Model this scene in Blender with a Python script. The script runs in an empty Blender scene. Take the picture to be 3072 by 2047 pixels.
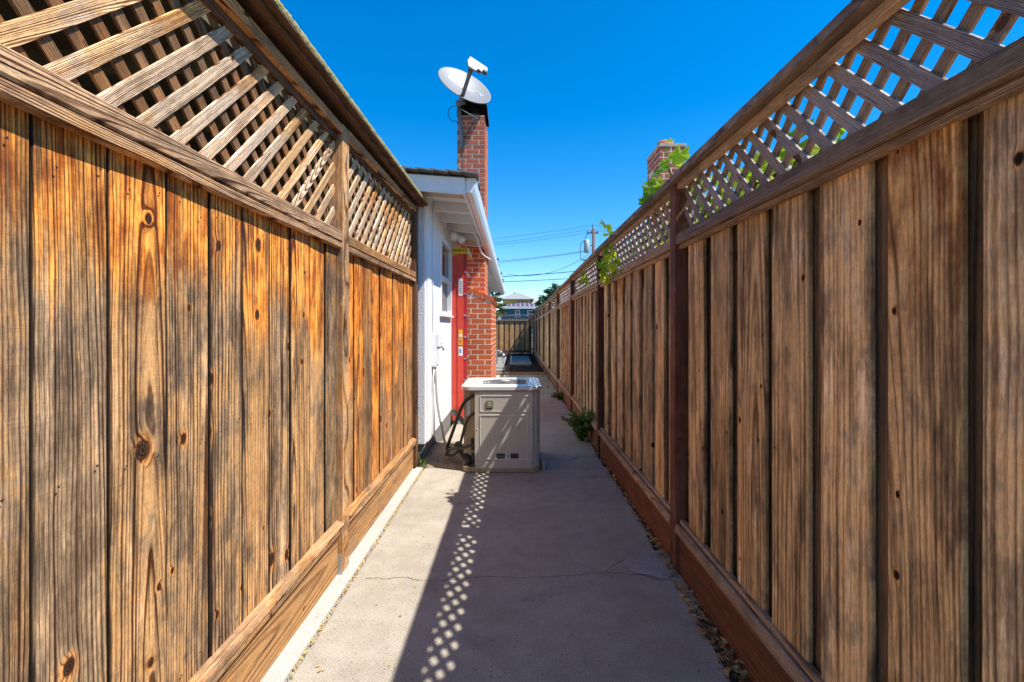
import bpy, bmesh, math, random
from mathutils import Vector, Matrix
R = math.radians
random.seed(7)
SC = bpy.context.scene
COL = SC.collection

# ---------------------------------------------------------------- camera
F, CX, CY, CAMH = 1390.0, 1543.0, 981.0, 1.35          # photograph pixels (3072 x 2047)
cam_d = bpy.data.cameras.new('camera')
cam = bpy.data.objects.new('camera', cam_d); COL.objects.link(cam)
cam.location = (0, 0, CAMH); cam.rotation_euler = (R(90), 0, 0)
cam_d.sensor_width = 36; cam_d.lens = F / 3072 * 36
cam_d.shift_x = -(CX - 1536) / 3072
cam_d.shift_y = (CY - 1023.5) / 3072
cam_d.clip_start = 0.05; cam_d.clip_end = 1500
SC.camera = cam

def at(px, py, d):                                      # pixel + distance -> point
    return Vector(((px - CX) / F * d, d, CAMH - (py - CY) / F * d))

# ---------------------------------------------------------------- world, sun, exposure
LIGHT = Vector((-1.31, 0.49, -2.15)).normalized()
W = bpy.data.worlds.new('World'); SC.world = W; W.use_nodes = True
wn = W.node_tree; wn.nodes.clear()
sky = wn.nodes.new('ShaderNodeTexSky'); sky.sky_type = 'NISHITA'; sky.sun_disc = False
sky.sun_elevation = math.asin(-LIGHT.z)
sky.sun_rotation = math.atan2(-LIGHT.x, -LIGHT.y)
sky.air_density = 1.0; sky.dust_density = 0.08; sky.ozone_density = 6.0; sky.altitude = 0
hs = wn.nodes.new('ShaderNodeHueSaturation'); hs.inputs['Saturation'].default_value = 1.37
bg = wn.nodes.new('ShaderNodeBackground'); bg.inputs['Strength'].default_value = 0.148
wo = wn.nodes.new('ShaderNodeOutputWorld')
wn.links.new(sky.outputs[0], hs.inputs['Color']); tint = wn.nodes.new('ShaderNodeMix'); tint.data_type = 'RGBA'; tint.blend_type = 'MULTIPLY'; tint.inputs[0].default_value = 1.0; tint.inputs[7].default_value = (1.0, 0.925, 0.90, 1)
wn.links.new(hs.outputs[0], tint.inputs[6]); wn.links.new(tint.outputs[2], bg.inputs[0]); wn.links.new(bg.outputs[0], wo.inputs[0])
sun_d = bpy.data.lights.new('sun', 'SUN'); sun_d.energy = 4.5; sun_d.angle = R(0.5); sun_d.color = (1, 0.968, 0.915)
sun = bpy.data.objects.new('sun', sun_d); COL.objects.link(sun)
sun.rotation_euler = LIGHT.to_track_quat('-Z', 'Y').to_euler()
SC.view_settings.view_transform = 'Standard'; SC.view_settings.look = 'None'
SC.view_settings.exposure = 0.80; SC.view_settings.gamma = 1.0; SC.view_settings.use_curve_mapping = False
SC.render.engine = 'CYCLES'
SC.cycles.max_bounces = 7; SC.cycles.diffuse_bounces = 4
SC.cycles.use_denoising = True; SC.cycles.denoising_prefilter = 'NONE'

# ---------------------------------------------------------------- node helper
class NT:
    def __init__(s, name):
        s.m = bpy.data.materials.new(name); s.m.use_nodes = True
        s.t = s.m.node_tree; s.t.nodes.clear()
        s.out = s.t.nodes.new('ShaderNodeOutputMaterial')
    def n(s, typ, **kw):
        nd = s.t.nodes.new(typ)
        for k, v in kw.items(): setattr(nd, k, v)
        return nd
    def link(s, a, b): s.t.links.new(a, b)
    def put(s, sock, v):
        if isinstance(v, bpy.types.NodeSocket): s.link(v, sock)
        elif v is not None: sock.default_value = v
    def math(s, op, a, b=None, c=None, clamp=False):
        nd = s.n('ShaderNodeMath', operation=op); nd.use_clamp = clamp
        for i, v in enumerate((a, b, c)):
            if v is not None: s.put(nd.inputs[i], v)
        return nd.outputs[0]
    def comb(s, x, y, z):
        nd = s.n('ShaderNodeCombineXYZ')
        for i, v in enumerate((x, y, z)): s.put(nd.inputs[i], v)
        return nd.outputs[0]
    def noise(s, vec, scale=1, detail=2, rough=0.5, dist=0):
        nd = s.n('ShaderNodeTexNoise'); s.put(nd.inputs['Vector'], vec)
        nd.inputs['Scale'].default_value = scale; nd.inputs['Detail'].default_value = detail
        nd.inputs['Roughness'].default_value = rough; nd.inputs['Distortion'].default_value = dist
        return nd.outputs['Fac']
    def mix(s, f, a, b, mode='MIX'):
        nd = s.n('ShaderNodeMix', data_type='RGBA', blend_type=mode)
        s.put(nd.inputs[0], f)
        for i, v in ((6, a), (7, b)):
            if isinstance(v, (tuple, list)): v = (*v[:3], 1)
            s.put(nd.inputs[i], v)
        return nd.outputs[2]
    def ss(s, v, a, b):                                  # smoothstep a..b -> 0..1
        nd = s.n('ShaderNodeMapRange', interpolation_type='SMOOTHSTEP'); nd.clamp = True
        s.put(nd.inputs[0], v); nd.inputs[1].default_value = a; nd.inputs[2].default_value = b
        return nd.outputs[0]
    def ramp(s, v, pts):
        nd = s.n('ShaderNodeValToRGB'); s.put(nd.inputs[0], v); e = nd.color_ramp.elements
        while len(e) < len(pts): e.new(0.5)
        for el, (p, c) in zip(e, pts):
            el.position = p; el.color = (*c, 1) if isinstance(c, tuple) else (c, c, c, 1)
        return nd.outputs[0]
    def bump(s, h, strength=0.5, dist=0.002, normal=None):
        nd = s.n('ShaderNodeBump'); nd.inputs['Strength'].default_value = strength
        nd.inputs['Distance'].default_value = dist; s.put(nd.inputs['Height'], h)
        if normal is not None: s.link(normal, nd.inputs['Normal'])
        return nd.outputs[0]
    def bsdf(s, color, rough=0.7, normal=None, metal=0.0, spec=0.5):
        b = s.n('ShaderNodeBsdfPrincipled')
        s.put(b.inputs['Base Color'], (*color, 1) if isinstance(color, tuple) else color)
        s.put(b.inputs['Roughness'], rough); b.inputs['Metallic'].default_value = metal
        b.inputs['Specular IOR Level'].default_value = spec
        if normal is not None: s.link(normal, b.inputs['Normal'])
        s.link(b.outputs[0], s.out.inputs[0]); return b

def wood(name, grey1, grey2, tan, fresh, fresh_amt=0.0, fresh_z=None, ring=95, ring_dark=0.42,
         knot=0.5, stain=0.5, dark=1.0, bumpd=0.0016, saw_amt=0.15, chk_amt=0.85, rough=2.0, kdark=1.0, ksize=1.0, edge=0.0, con=1.0, gain=1.0, bvar=0.42):
    """Timber: local Z is the grain, X the width. Growth rings cut by the board face, knots, weathering."""
    s = NT(name)
    tc = s.n('ShaderNodeTexCoord'); oi = s.n('ShaderNodeObjectInfo'); rnd = oi.outputs['Random']
    sep = s.n('ShaderNodeSeparateXYZ'); s.link(tc.outputs['Object'], sep.inputs[0])
    x, y, z = sep.outputs
    r2 = s.math('FRACT', s.math('MULTIPLY', rnd, 71.3)); r3 = s.math('FRACT', s.math('MULTIPLY', rnd, 191.7))
    r4 = s.math('FRACT', s.math('MULTIPLY', rnd, 613.9))
    sx = s.math('MULTIPLY', rnd, 47.0); sz = s.math('MULTIPLY', r2, 63.0)
    def vec(ax, ay, az, o=0.0):
        return s.comb(s.math('MULTIPLY_ADD', x, ax, s.math('ADD', sx, o)), s.math('MULTIPLY', y, ay), s.math('MULTIPLY_ADD', z, az, sz))
    # knots
    vo = s.n('ShaderNodeTexVoronoi', voronoi_dimensions='2D', feature='F1'); vo.inputs['Scale'].default_value = 1
    s.link(s.comb(s.math('MULTIPLY_ADD', x, 6.2, s.math('MULTIPLY', r3, 31.0)), s.math('MULTIPLY_ADD', z, 4.4, s.math('MULTIPLY', r4, 37.0)), 0.0), vo.inputs['Vector'])
    vs = s.n('ShaderNodeSeparateColor'); s.link(vo.outputs['Color'], vs.inputs[0])
    act = s.math('GREATER_THAN', vs.outputs[0], 1.0 - knot)
    ksz = s.math('MULTIPLY_ADD', s.math('POWER', vs.outputs[1], 2.0), 0.75 * ksize, 0.30 * ksize)
    wk = s.math('MULTIPLY_ADD', s.noise(vec(45, 20, 30, 3.0), 1, 2), 0.10, -0.05)
    dk = s.math('ADD', s.math('DIVIDE', vo.outputs['Distance'], ksz), wk)
    k = s.math('MULTIPLY', act, s.math('POWER', 2.718, s.math('MULTIPLY', s.math('POWER', s.math('MULTIPLY', dk, 5.5), 2.0), -1.0)))
    kcore = s.math('MULTIPLY', act, s.ss(dk, 0.165, 0.10))
    khalo = s.math('MULTIPLY', act, s.ss(dk, 0.30, 0.10))
    # growth rings cut by the face, unevenly spaced
    w1 = s.math('SUBTRACT', s.noise(vec(5, 3, 0.9), 1, 2), 0.5)
    w2 = s.math('SUBTRACT', s.noise(vec(17, 8, 3.0, 11.0), 1, 3), 0.5)
    xx = s.math('ADD', s.math('SUBTRACT', x, s.math('MULTIPLY_ADD', r2, 0.44, -0.22)), s.math('MULTIPLY_ADD', w1, 0.045, s.math('MULTIPLY', w2, 0.011)))
    yy = s.math('ADD', s.math('MULTIPLY', z, s.math('MULTIPLY_ADD', r3, 0.09, -0.045)), s.math('MULTIPLY_ADD', r4, 0.07, 0.008))
    rr = s.math('SQRT', s.math('ADD', s.math('MULTIPLY', xx, xx), s.math('MULTIPLY', yy, yy)))
    rr = s.math('MULTIPLY_ADD', s.math('MULTIPLY', k, ksz), 0.024, rr)
    fq = s.math('MULTIPLY', s.math('MULTIPLY_ADD', r4, 0.8, 0.6), float(ring))
    tt = s.math('MULTIPLY', rr, fq)
    rn = s.noise(s.comb(s.math('MULTIPLY_ADD', tt, 0.8, sx), s.math('MULTIPLY', sz, 1.0), s.math('MULTIPLY', z, 0.25)), 1, 3, 0.7)
    fr = s.math('FRACT', s.math('MULTIPLY_ADD', rn, 1.6, tt))
    late = s.ramp(fr, [(0.0, 0.35), (0.10, 0.0), (0.42, 0.06), (0.66, 0.45), (0.82, 1.0), (0.92, 1.0), (1.0, 0.35)])
    lateamt = s.math('MULTIPLY_ADD', s.ss(rn, 0.32, 0.60), 0.75, 0.30)
    fine = s.noise(vec(420, 90, 34), 1, 3, 0.75)                              # short fibres
    saw = s.noise(vec(30, 60, 330, 9.0), 1, 2, 0.6)                           # saw marks across the grain
    streak = s.noise(vec(46, 10, 1.3, 5.0), 1, 4, 0.70)
    streak2 = s.noise(vec(20, 10, 2.0, 15.0), 1, 4, 0.68)
    blot = s.noise(vec(7.0, 3, 2.7, 23.0), 1, 4, 0.60)
    blot2 = s.noise(vec(11.0, 3, 5.0, 41.0), 1, 5, 0.66)
    col = s.mix(s.ss(s.math('MULTIPLY_ADD', streak, 0.45, s.math('MULTIPLY', blot2, 0.55)), 0.38, 0.60), grey1, grey2)
    col = s.mix(s.math('MULTIPLY', s.ss(s.math('ADD', blot2, s.math('MULTIPLY_ADD', r3, 0.24, -0.12)), 0.44, 0.60), 0.8), col, tan)
    pale = s.math('MULTIPLY', s.ss(s.math('MULTIPLY_ADD', streak2, 0.6, s.math('MULTIPLY', blot, 0.45)), 0.55, 0.70), 0.6)
    col = s.mix(pale, col, s.mix(1.0, grey2, (1.5, 1.55, 1.65), 'MULTIPLY'))
    fm = s.math('MULTIPLY_ADD', r4, 0.30, fresh_amt - 0.15)
    if fresh_z:                                          # timber kept dry just under the rail keeps its colour
        gp = s.n('ShaderNodeNewGeometry'); gs = s.n('ShaderNodeSeparateXYZ'); s.link(gp.outputs['Position'], gs.inputs[0])
        zz = s.math('ADD', gs.outputs[2], s.math('ADD', s.math('MULTIPLY_ADD', streak, 0.6, -0.30), s.math('MULTIPLY_ADD', r2, 0.5, -0.25)))
        fm = s.math('MULTIPLY_ADD', s.ss(zz, fresh_z[0], fresh_z[1]), fresh_z[2], fm)
    ff = s.ss(s.math('ADD', s.math('ADD', s.math('MULTIPLY', streak2, 0.55), s.math('MULTIPLY', blot, 0.55)), fm), 0.62, 0.95)
    frc = s.mix(s.ss(s.math('MULTIPLY_ADD', streak, 0.5, s.math('MULTIPLY', blot2, 0.5)), 0.40, 0.60), s.mix(1.0, fresh, (0.48, 0.40, 0.40), 'MULTIPLY'), s.mix(1.0, fresh, (1.2, 1.5, 2.2), 'MULTIPLY'))
    col = s.mix(ff, col, frc)
    col = s.mix(s.math('MULTIPLY', khalo, 0.5), col, fresh)
    st = s.math('MULTIPLY', s.ss(s.math('MULTIPLY_ADD', streak, 0.52, s.math('MULTIPLY', s.noise(vec(9, 3, 2.0, 77.0), 1, 5, 0.66), 0.58)), 0.51, 0.68), stain)
    col = s.mix(st, col, (0.085, 0.062, 0.046))
    dcol = s.mix(1.0, col, (0.24, 0.15, 0.10), 'MULTIPLY')
    col = s.mix(s.math('MULTIPLY', s.math('MULTIPLY', late, lateamt), s.math('MULTIPLY_ADD', blot, 0.9, ring_dark), None, True), col, dcol)
    chk = s.ss(s.noise(vec(110, 20, 2.2, 61.0), 1, 2, 0.5), 0.68, 0.73)       # drying checks
    col = s.mix(s.math('MULTIPLY', chk, chk_amt), col, (0.025, 0.016, 0.011))
    fibre = s.math('MULTIPLY_ADD', saw, saw_amt, s.math('MULTIPLY', fine, 1.0 - saw_amt))
    fb = s.math('MULTIPLY_ADD', s.math('SUBTRACT', fibre, 0.5), rough, 1.05)
    col = s.mix(1.0, col, s.comb(fb, fb, fb), 'MULTIPLY')
    krng = s.ss(s.math('MULTIPLY_ADD', s.math('SINE', s.math('MULTIPLY', dk, 150.0)), 0.12, fine), 0.38, 0.66)
    col = s.mix(kcore, col, s.mix(krng, (0.035 * kdark, 0.016 * kdark, 0.008 * kdark), (0.22 * kdark, 0.11 * kdark, 0.05 * kdark)))
    if edge:                                              # dark line painted along board edges so the seams read as shade
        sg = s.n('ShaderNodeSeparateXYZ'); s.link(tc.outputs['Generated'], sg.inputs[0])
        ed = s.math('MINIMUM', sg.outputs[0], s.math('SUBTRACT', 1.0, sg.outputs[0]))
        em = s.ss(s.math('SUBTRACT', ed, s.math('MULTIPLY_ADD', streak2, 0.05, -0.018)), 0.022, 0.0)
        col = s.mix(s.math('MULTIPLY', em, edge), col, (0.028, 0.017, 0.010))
    if con != 1.0:
        gm = s.n('ShaderNodeGamma'); s.link(col, gm.inputs[0]); gm.inputs[1].default_value = con
        col = s.mix(1.0, gm.outputs[0], (gain, gain * 0.985, gain * 0.97), 'MULTIPLY')
    bv = s.math('MULTIPLY', s.math('MULTIPLY_ADD', r2, bvar, 1.0 - bvar / 2), dark)
    col = s.mix(1.0, col, s.comb(bv, bv, bv), 'MULTIPLY')
    h = s.math('ADD', s.math('MULTIPLY', late, -1.0), s.math('ADD', s.math('MULTIPLY', fibre, 1.3), s.math('ADD', s.math('MULTIPLY', kcore, 0.5), s.math('MULTIPLY', chk, -1.5))))
    nrm = s.bump(h, 0.85, bumpd)
    s.bsdf(col, 0.78, nrm, spec=0.25)
    return s.m

def plain(name, color, rough=0.6, metal=0.0, var=0.12, scale=8.0, bump=0.0, bscale=60.0, spec=0.5, dirt=None, dirt_amt=0.0):
    s = NT(name); tc = s.n('ShaderNodeTexCoord'); p = tc.outputs['Object']
    oi = s.n('ShaderNodeObjectInfo')
    n = s.noise(p, scale, 4, 0.6)
    f = s.math('MULTIPLY_ADD', n, 2 * var, 1 - var)
    f = s.math('MULTIPLY', f, s.math('MULTIPLY_ADD', oi.outputs['Random'], var, 1 - var / 2))
    col = s.mix(1.0, color, s.comb(f, f, f), 'MULTIPLY')
    if dirt: col = s.mix(s.math('MULTIPLY', s.ss(s.noise(p, scale * 2.3, 5, 0.65), 0.45, 0.75), dirt_amt), col, dirt)
    nrm = s.bump(s.noise(p, bscale, 4, 0.6), 0.6, bump) if bump else None
    s.bsdf(col, rough, nrm, metal, spec); return s.m

def concrete(name, c1, c2, spot, warm=None):
    s = NT(name); tc = s.n('ShaderNodeTexCoord'); p = tc.outputs['Object']
    big = s.noise(p, 1.3, 5, 0.6); mid = s.noise(p, 9, 4, 0.6); fine = s.noise(p, 150, 3, 0.7); grit = s.noise(p, 420, 2, 0.6)
    col = s.mix(s.ss(s.math('MULTIPLY_ADD', mid, 0.4, s.math('MULTIPLY', big, 0.6)), 0.36, 0.64), c1, c2)
    if warm: col = s.mix(s.math('MULTIPLY', s.ss(s.noise(p, 2.7, 3), 0.5, 0.75), 0.5), col, warm)
    col = s.mix(s.math('MULTIPLY', s.ss(s.noise(p, 3.4, 5, 0.62), 0.56, 0.74), 0.38), col, spot)
    f = s.math('MULTIPLY_ADD', s.math('SUBTRACT', fine, 0.5), 1.7, 1.0)
    f = s.math('MULTIPLY', f, s.math('MULTIPLY_ADD', s.math('SUBTRACT', grit, 0.5), 1.6, 1.0))
    col = s.mix(1.0, col, s.comb(f, f, f), 'MULTIPLY')
    vo = s.n('ShaderNodeTexVoronoi', voronoi_dimensions='3D'); vo.inputs['Scale'].default_value = 55; s.link(p, vo.inputs['Vector'])
    sc = s.n('ShaderNodeSeparateColor'); s.link(vo.outputs['Color'], sc.inputs[0])
    col = s.mix(s.math('MULTIPLY', s.math('GREATER_THAN', sc.outputs[0], 0.86), s.ss(vo.outputs['Distance'], 0.22, 0.10)), col, spot)
    nrm = s.bump(s.math('MULTIPLY_ADD', fine, 0.8, grit), 0.9, 0.003)
    s.bsdf(col, 0.88, nrm, spec=0.25); return s.m

def leafmat(name, c1, c2, trans=0.45):
    s = NT(name); tc = s.n('ShaderNodeTexCoord'); oi = s.n('ShaderNodeObjectInfo')
    n = s.noise(tc.outputs['Object'], 26, 3)
    col = s.mix(s.ss(s.math('MULTIPLY_ADD', oi.outputs['Random'], 0.5, s.math('MULTIPLY', n, 0.5)), 0.25, 0.75), c1, c2)
    b = s.bsdf(col, 0.5, spec=0.4)
    tr = s.n('ShaderNodeBsdfTranslucent'); s.put(tr.inputs[0], s.mix(1.0, col, (1.5, 1.7, 0.5), 'MULTIPLY'))
    mx = s.n('ShaderNodeMixShader'); mx.inputs[0].default_value = trans
    s.link(b.outputs[0], mx.inputs[1]); s.link(tr.outputs[0], mx.inputs[2]); s.link(mx.outputs[0], s.out.inputs[0])
    return s.m

def foliage(name, c1, c2, trans=0.25, scale=1.2):
    s = NT(name); tc = s.n('ShaderNodeTexCoord')
    col = s.mix(s.ss(s.noise(tc.outputs['Object'], scale, 4, 0.65), 0.35, 0.65), c1, c2)
    b = s.bsdf(col, 0.6, spec=0.3)
    tr = s.n('ShaderNodeBsdfTranslucent'); s.put(tr.inputs[0], col)
    mx = s.n('ShaderNodeMixShader'); mx.inputs[0].default_value = trans
    s.link(b.outputs[0], mx.inputs[1]); s.link(tr.outputs[0], mx.inputs[2]); s.link(mx.outputs[0], s.out.inputs[0])
    return s.m

M = {}
# sunny left fence: weathered redwood, orange under the rail
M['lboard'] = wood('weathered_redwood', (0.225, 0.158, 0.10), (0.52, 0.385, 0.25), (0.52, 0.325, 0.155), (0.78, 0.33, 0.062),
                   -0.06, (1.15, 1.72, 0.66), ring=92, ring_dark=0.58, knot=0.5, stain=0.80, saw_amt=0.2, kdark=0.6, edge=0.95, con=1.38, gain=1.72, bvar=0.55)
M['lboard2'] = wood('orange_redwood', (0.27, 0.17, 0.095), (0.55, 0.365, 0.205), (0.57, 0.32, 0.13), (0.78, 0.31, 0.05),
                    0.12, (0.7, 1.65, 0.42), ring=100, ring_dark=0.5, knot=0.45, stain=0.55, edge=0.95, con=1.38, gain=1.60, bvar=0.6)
M['lrail'] = wood('weathered_rail_wood', (0.32, 0.20, 0.115), (0.64, 0.46, 0.29), (0.52, 0.29, 0.115), (0.52, 0.23, 0.06),
                  0.02, None, ring=190, ring_dark=0.75, knot=0.2, stain=0.45, con=1.3, gain=1.4)
M['lcap'] = wood('dark_cap_wood', (0.07, 0.036, 0.02), (0.16, 0.08, 0.04), (0.19, 0.085, 0.035), (0.20, 0.075, 0.022),
                 0.0, None, ring=170, ring_dark=0.5, knot=0.2, stain=0.4)
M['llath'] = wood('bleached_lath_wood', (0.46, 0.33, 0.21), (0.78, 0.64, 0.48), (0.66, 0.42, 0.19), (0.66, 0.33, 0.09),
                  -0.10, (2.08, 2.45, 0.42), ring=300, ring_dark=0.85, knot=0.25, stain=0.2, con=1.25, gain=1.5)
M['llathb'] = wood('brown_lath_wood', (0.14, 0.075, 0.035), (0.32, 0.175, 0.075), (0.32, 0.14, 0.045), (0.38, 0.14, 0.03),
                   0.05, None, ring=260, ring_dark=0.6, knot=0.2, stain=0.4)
M['lkick'] = wood('honey_skirting_wood', (0.34, 0.19, 0.085), (0.47, 0.275, 0.13), (0.46, 0.23, 0.08), (0.48, 0.19, 0.04),
                  0.06, None, ring=60, ring_dark=0.3, knot=0.12, stain=0.12)
# shaded right fence: newer brown cedar
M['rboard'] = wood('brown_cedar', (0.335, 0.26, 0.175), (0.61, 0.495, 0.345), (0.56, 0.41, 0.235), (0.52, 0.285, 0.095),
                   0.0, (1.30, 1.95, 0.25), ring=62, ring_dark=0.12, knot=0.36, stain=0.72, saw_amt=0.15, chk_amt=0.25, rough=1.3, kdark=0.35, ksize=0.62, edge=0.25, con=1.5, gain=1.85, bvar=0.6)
M['rback'] = wood('gap_shade_cedar', (0.16, 0.10, 0.06), (0.30, 0.19, 0.11), (0.30, 0.165, 0.075), (0.32, 0.14, 0.045),
                  0.05, None, ring=70, ring_dark=0.1, knot=0.4, stain=0.5, chk_amt=0.3, rough=1.2)  # backing boards coloured darker to put shade into the gaps
M['rrail'] = wood('brown_rail_wood', (0.30, 0.205, 0.125), (0.54, 0.39, 0.25), (0.50, 0.31, 0.165), (0.46, 0.24, 0.10),
                  0.05, None, ring=150, ring_dark=0.25, knot=0.12, stain=0.25)
M['rcap'] = wood('grey_cap_wood', (0.19, 0.14, 0.10), (0.38, 0.29, 0.21), (0.33, 0.22, 0.14), (0.30, 0.17, 0.09),
                 0.0, None, ring=170, ring_dark=0.3, knot=0.12, stain=0.3)
M['rkick'] = wood('red_brown_skirting_wood', (0.15, 0.058, 0.028), (0.21, 0.083, 0.04), (0.22, 0.088, 0.038), (0.24, 0.08, 0.026),
                  0.1, None, ring=60, ring_dark=0.05, knot=0.1, stain=0.3)
M['rpost'] = wood('red_brown_post_wood', (0.09, 0.036, 0.022), (0.16, 0.062, 0.034), (0.16, 0.06, 0.026), (0.18, 0.06, 0.022),
                  0.1, None, ring=110, ring_dark=0.2, knot=0.15, stain=0.35)
M['rlath'] = wood('grey_lath_wood', (0.30, 0.255, 0.235), (0.50, 0.44, 0.40), (0.42, 0.33, 0.26), (0.42, 0.31, 0.20),
                  -0.1, None, ring=260, ring_dark=0.3, knot=0.15, stain=0.2)
M['rlathb'] = wood('brown_back_lath_wood', (0.30, 0.21, 0.14), (0.46, 0.35, 0.25), (0.42, 0.28, 0.17), (0.42, 0.25, 0.12),
                   -0.05, None, ring=260, ring_dark=0.25, knot=0.15, stain=0.2)
M['bboard'] = wood('warm_cedar', (0.46, 0.245, 0.11), (0.70, 0.42, 0.20), (0.70, 0.37, 0.13), (0.70, 0.29, 0.07), 0.1, None, ring=60, ring_dark=0.1, knot=0.3, stain=0.5, rough=1.0, chk_amt=0.2)
M['concrete'] = concrete('path_concrete', (0.355, 0.305, 0.232), (0.455, 0.40, 0.315), (0.13, 0.10, 0.075), (0.40, 0.325, 0.24))
M['curb'] = concrete('kerb_concrete', (0.46, 0.425, 0.36), (0.56, 0.52, 0.45), (0.30, 0.26, 0.21))
M['patch'] = concrete('patch_concrete', (0.34, 0.31, 0.27), (0.42, 0.385, 0.335), (0.2, 0.17, 0.14))
M['slab'] = concrete('yard_concrete', (0.20, 0.19, 0.175), (0.26, 0.25, 0.23), (0.15, 0.14, 0.13))
M['soil'] = plain('soil', (0.11, 0.075, 0.05), 0.95, var=0.45, scale=30, bump=0.012, bscale=80, spec=0.1)
M['dirt'] = plain('dirt', (0.30, 0.215, 0.145), 0.95, var=0.4, scale=22, bump=0.01, bscale=70, spec=0.1, dirt=(0.12, 0.09, 0.07), dirt_amt=0.7)
M['mulch'] = plain('mulch', (0.035, 0.025, 0.02), 0.95, var=0.6, scale=25, bump=0.03, bscale=40, spec=0.1, dirt=(0.12, 0.08, 0.05), dirt_amt=0.35)
M['crack'] = plain('crack_dark', (0.05, 0.04, 0.035), 0.95, spec=0.05)
M['stucco'] = plain('white_stucco', (0.87, 0.86, 0.84), 0.9, var=0.04, scale=3, bump=0.004, bscale=55, spec=0.2)
M['roughstucco'] = plain('rough_white_stucco', (0.76, 0.74, 0.74), 0.92, var=0.08, scale=20, bump=0.03, bscale=70, spec=0.2)
M['white'] = plain('white_paint', (0.80, 0.79, 0.76), 0.5, var=0.05, scale=5, bump=0.001, bscale=30, dirt=(0.5, 0.46, 0.4), dirt_amt=0.25)
M['whitemetal'] = plain('white_metal', (0.80, 0.80, 0.80), 0.32, var=0.04, scale=4, dirt=(0.55, 0.53, 0.5), dirt_amt=0.3)
M['footing'] = plain('footing_concrete', (0.19, 0.175, 0.16), 0.95, var=0.35, scale=9, bump=0.006, bscale=50, dirt=(0.06, 0.055, 0.05), dirt_amt=0.6)
M['shingle'] = plain('grey_shingle', (0.17, 0.175, 0.185), 0.9, var=0.3, scale=30, bump=0.004, bscale=200, spec=0.15)
M['brick'] = plain('red_brick', (0.62, 0.145, 0.05), 0.85, var=0.30, scale=14, bump=0.004, bscale=90, spec=0.2, dirt=(0.26, 0.07, 0.04), dirt_amt=0.5)
M['brick2'] = plain('dull_red_brick', (0.37, 0.10, 0.055), 0.85, var=0.30, scale=14, bump=0.004, bscale=90, spec=0.2, dirt=(0.13, 0.06, 0.045), dirt_amt=0.5)
M['mortar'] = plain('mortar', (0.68, 0.58, 0.45), 0.95, var=0.2, scale=20, bump=0.003, bscale=120, spec=0.1)
M['mortar2'] = plain('soot_mortar', (0.46, 0.37, 0.29), 0.95, var=0.35, scale=14, bump=0.003, bscale=120, spec=0.1)
M['glass'] = plain('window_glass', (0.02, 0.022, 0.028), 0.05, var=0.0, spec=0.45)
M['red'] = plain('red_fibreglass', (0.68, 0.055, 0.028), 0.42, var=0.10, scale=8, dirt=(0.6, 0.2, 0.15), dirt_amt=0.25)
M['reddark'] = plain('red_plastic', (0.40, 0.018, 0.02), 0.5, var=0.1)
M['yellow'] = plain('yellow_plastic', (0.78, 0.52, 0.02), 0.5, var=0.08, scale=30, dirt=(0.16, 0.11, 0.03), dirt_amt=0.55)
M['orange'] = plain('orange_sticker', (0.80, 0.40, 0.02), 0.5)
M['sticker'] = plain('white_sticker', (0.78, 0.78, 0.76), 0.5)
M['blue'] = plain('blue_ink', (0.03, 0.20, 0.40), 0.5)
M['ink'] = plain('black_ink', (0.025, 0.024, 0.022), 0.5)
M['acpaint'] = plain('taupe_enamel', (0.47, 0.43, 0.345), 0.42, var=0.06, scale=5, bump=0.0006, bscale=200, dirt=(0.26, 0.225, 0.18), dirt_amt=0.35)
M['actan'] = plain('tan_enamel', (0.37, 0.285, 0.155), 0.5, var=0.1, scale=6, dirt=(0.2, 0.14, 0.07), dirt_amt=0.5)
M['actop'] = plain('pale_enamel', (0.60, 0.575, 0.51), 0.30, var=0.05, scale=6, dirt=(0.5, 0.47, 0.4), dirt_amt=0.3)
M['acline'] = plain('pale_trim', (0.60, 0.57, 0.50), 0.5, var=0.05)
M['olive'] = plain('olive_badge', (0.17, 0.165, 0.07), 0.4)
M['black'] = plain('black_rubber', (0.028, 0.026, 0.025), 0.6, var=0.2, scale=20)
M['hose'] = plain('brown_rubber', (0.06, 0.048, 0.035), 0.6, var=0.2, scale=20)
M['conduit'] = plain('grey_conduit', (0.26, 0.24, 0.21), 0.55, var=0.15, scale=20)
M['galv'] = plain('galvanised_steel', (0.40, 0.42, 0.43), 0.42, metal=0.7, var=0.3, scale=25)
M['dish'] = plain('dish_grey_paint', (0.19, 0.193, 0.202), 0.5, var=0.03, scale=4)
M['dishmark'] = plain('dish_white_print', (0.42, 0.42, 0.42), 0.5, var=0.0)
M['armgrey'] = plain('dark_grey_metal', (0.14, 0.14, 0.145), 0.5, var=0.15)
M['capmetal'] = plain('dark_sheet_metal', (0.055, 0.05, 0.055), 0.45, var=0.3, scale=10)
M['terra'] = plain('terracotta', (0.45, 0.17, 0.09), 0.8, var=0.15)
M['lichen'] = plain('yellow_lichen', (0.36, 0.30, 0.12), 0.95, var=0.45, scale=60, bump=0.006, bscale=150, spec=0.1, dirt=(0.20, 0.19, 0.10), dirt_amt=0.6)
M['soffit'] = plain('olive_boards', (0.17, 0.145, 0.085), 0.8, var=0.25, scale=8, dirt=(0.08, 0.07, 0.04), dirt_amt=0.5)
M['vine'] = leafmat('vine_leaf', (0.16, 0.27, 0.016), (0.42, 0.48, 0.03), 0.62)
M['stem'] = plain('vine_stem', (0.14, 0.11, 0.05), 0.8, var=0.3)
M['weed'] = foliage('weed_leaf', (0.09, 0.17, 0.025), (0.22, 0.28, 0.06), 0.35, 8)
M['litter'] = foliage('dry_leaf', (0.20, 0.085, 0.03), (0.50, 0.30, 0.11), 0.1, 31)
M['litter2'] = foliage('dry_straw', (0.55, 0.32, 0.08), (0.62, 0.46, 0.18), 0.1, 31)
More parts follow.
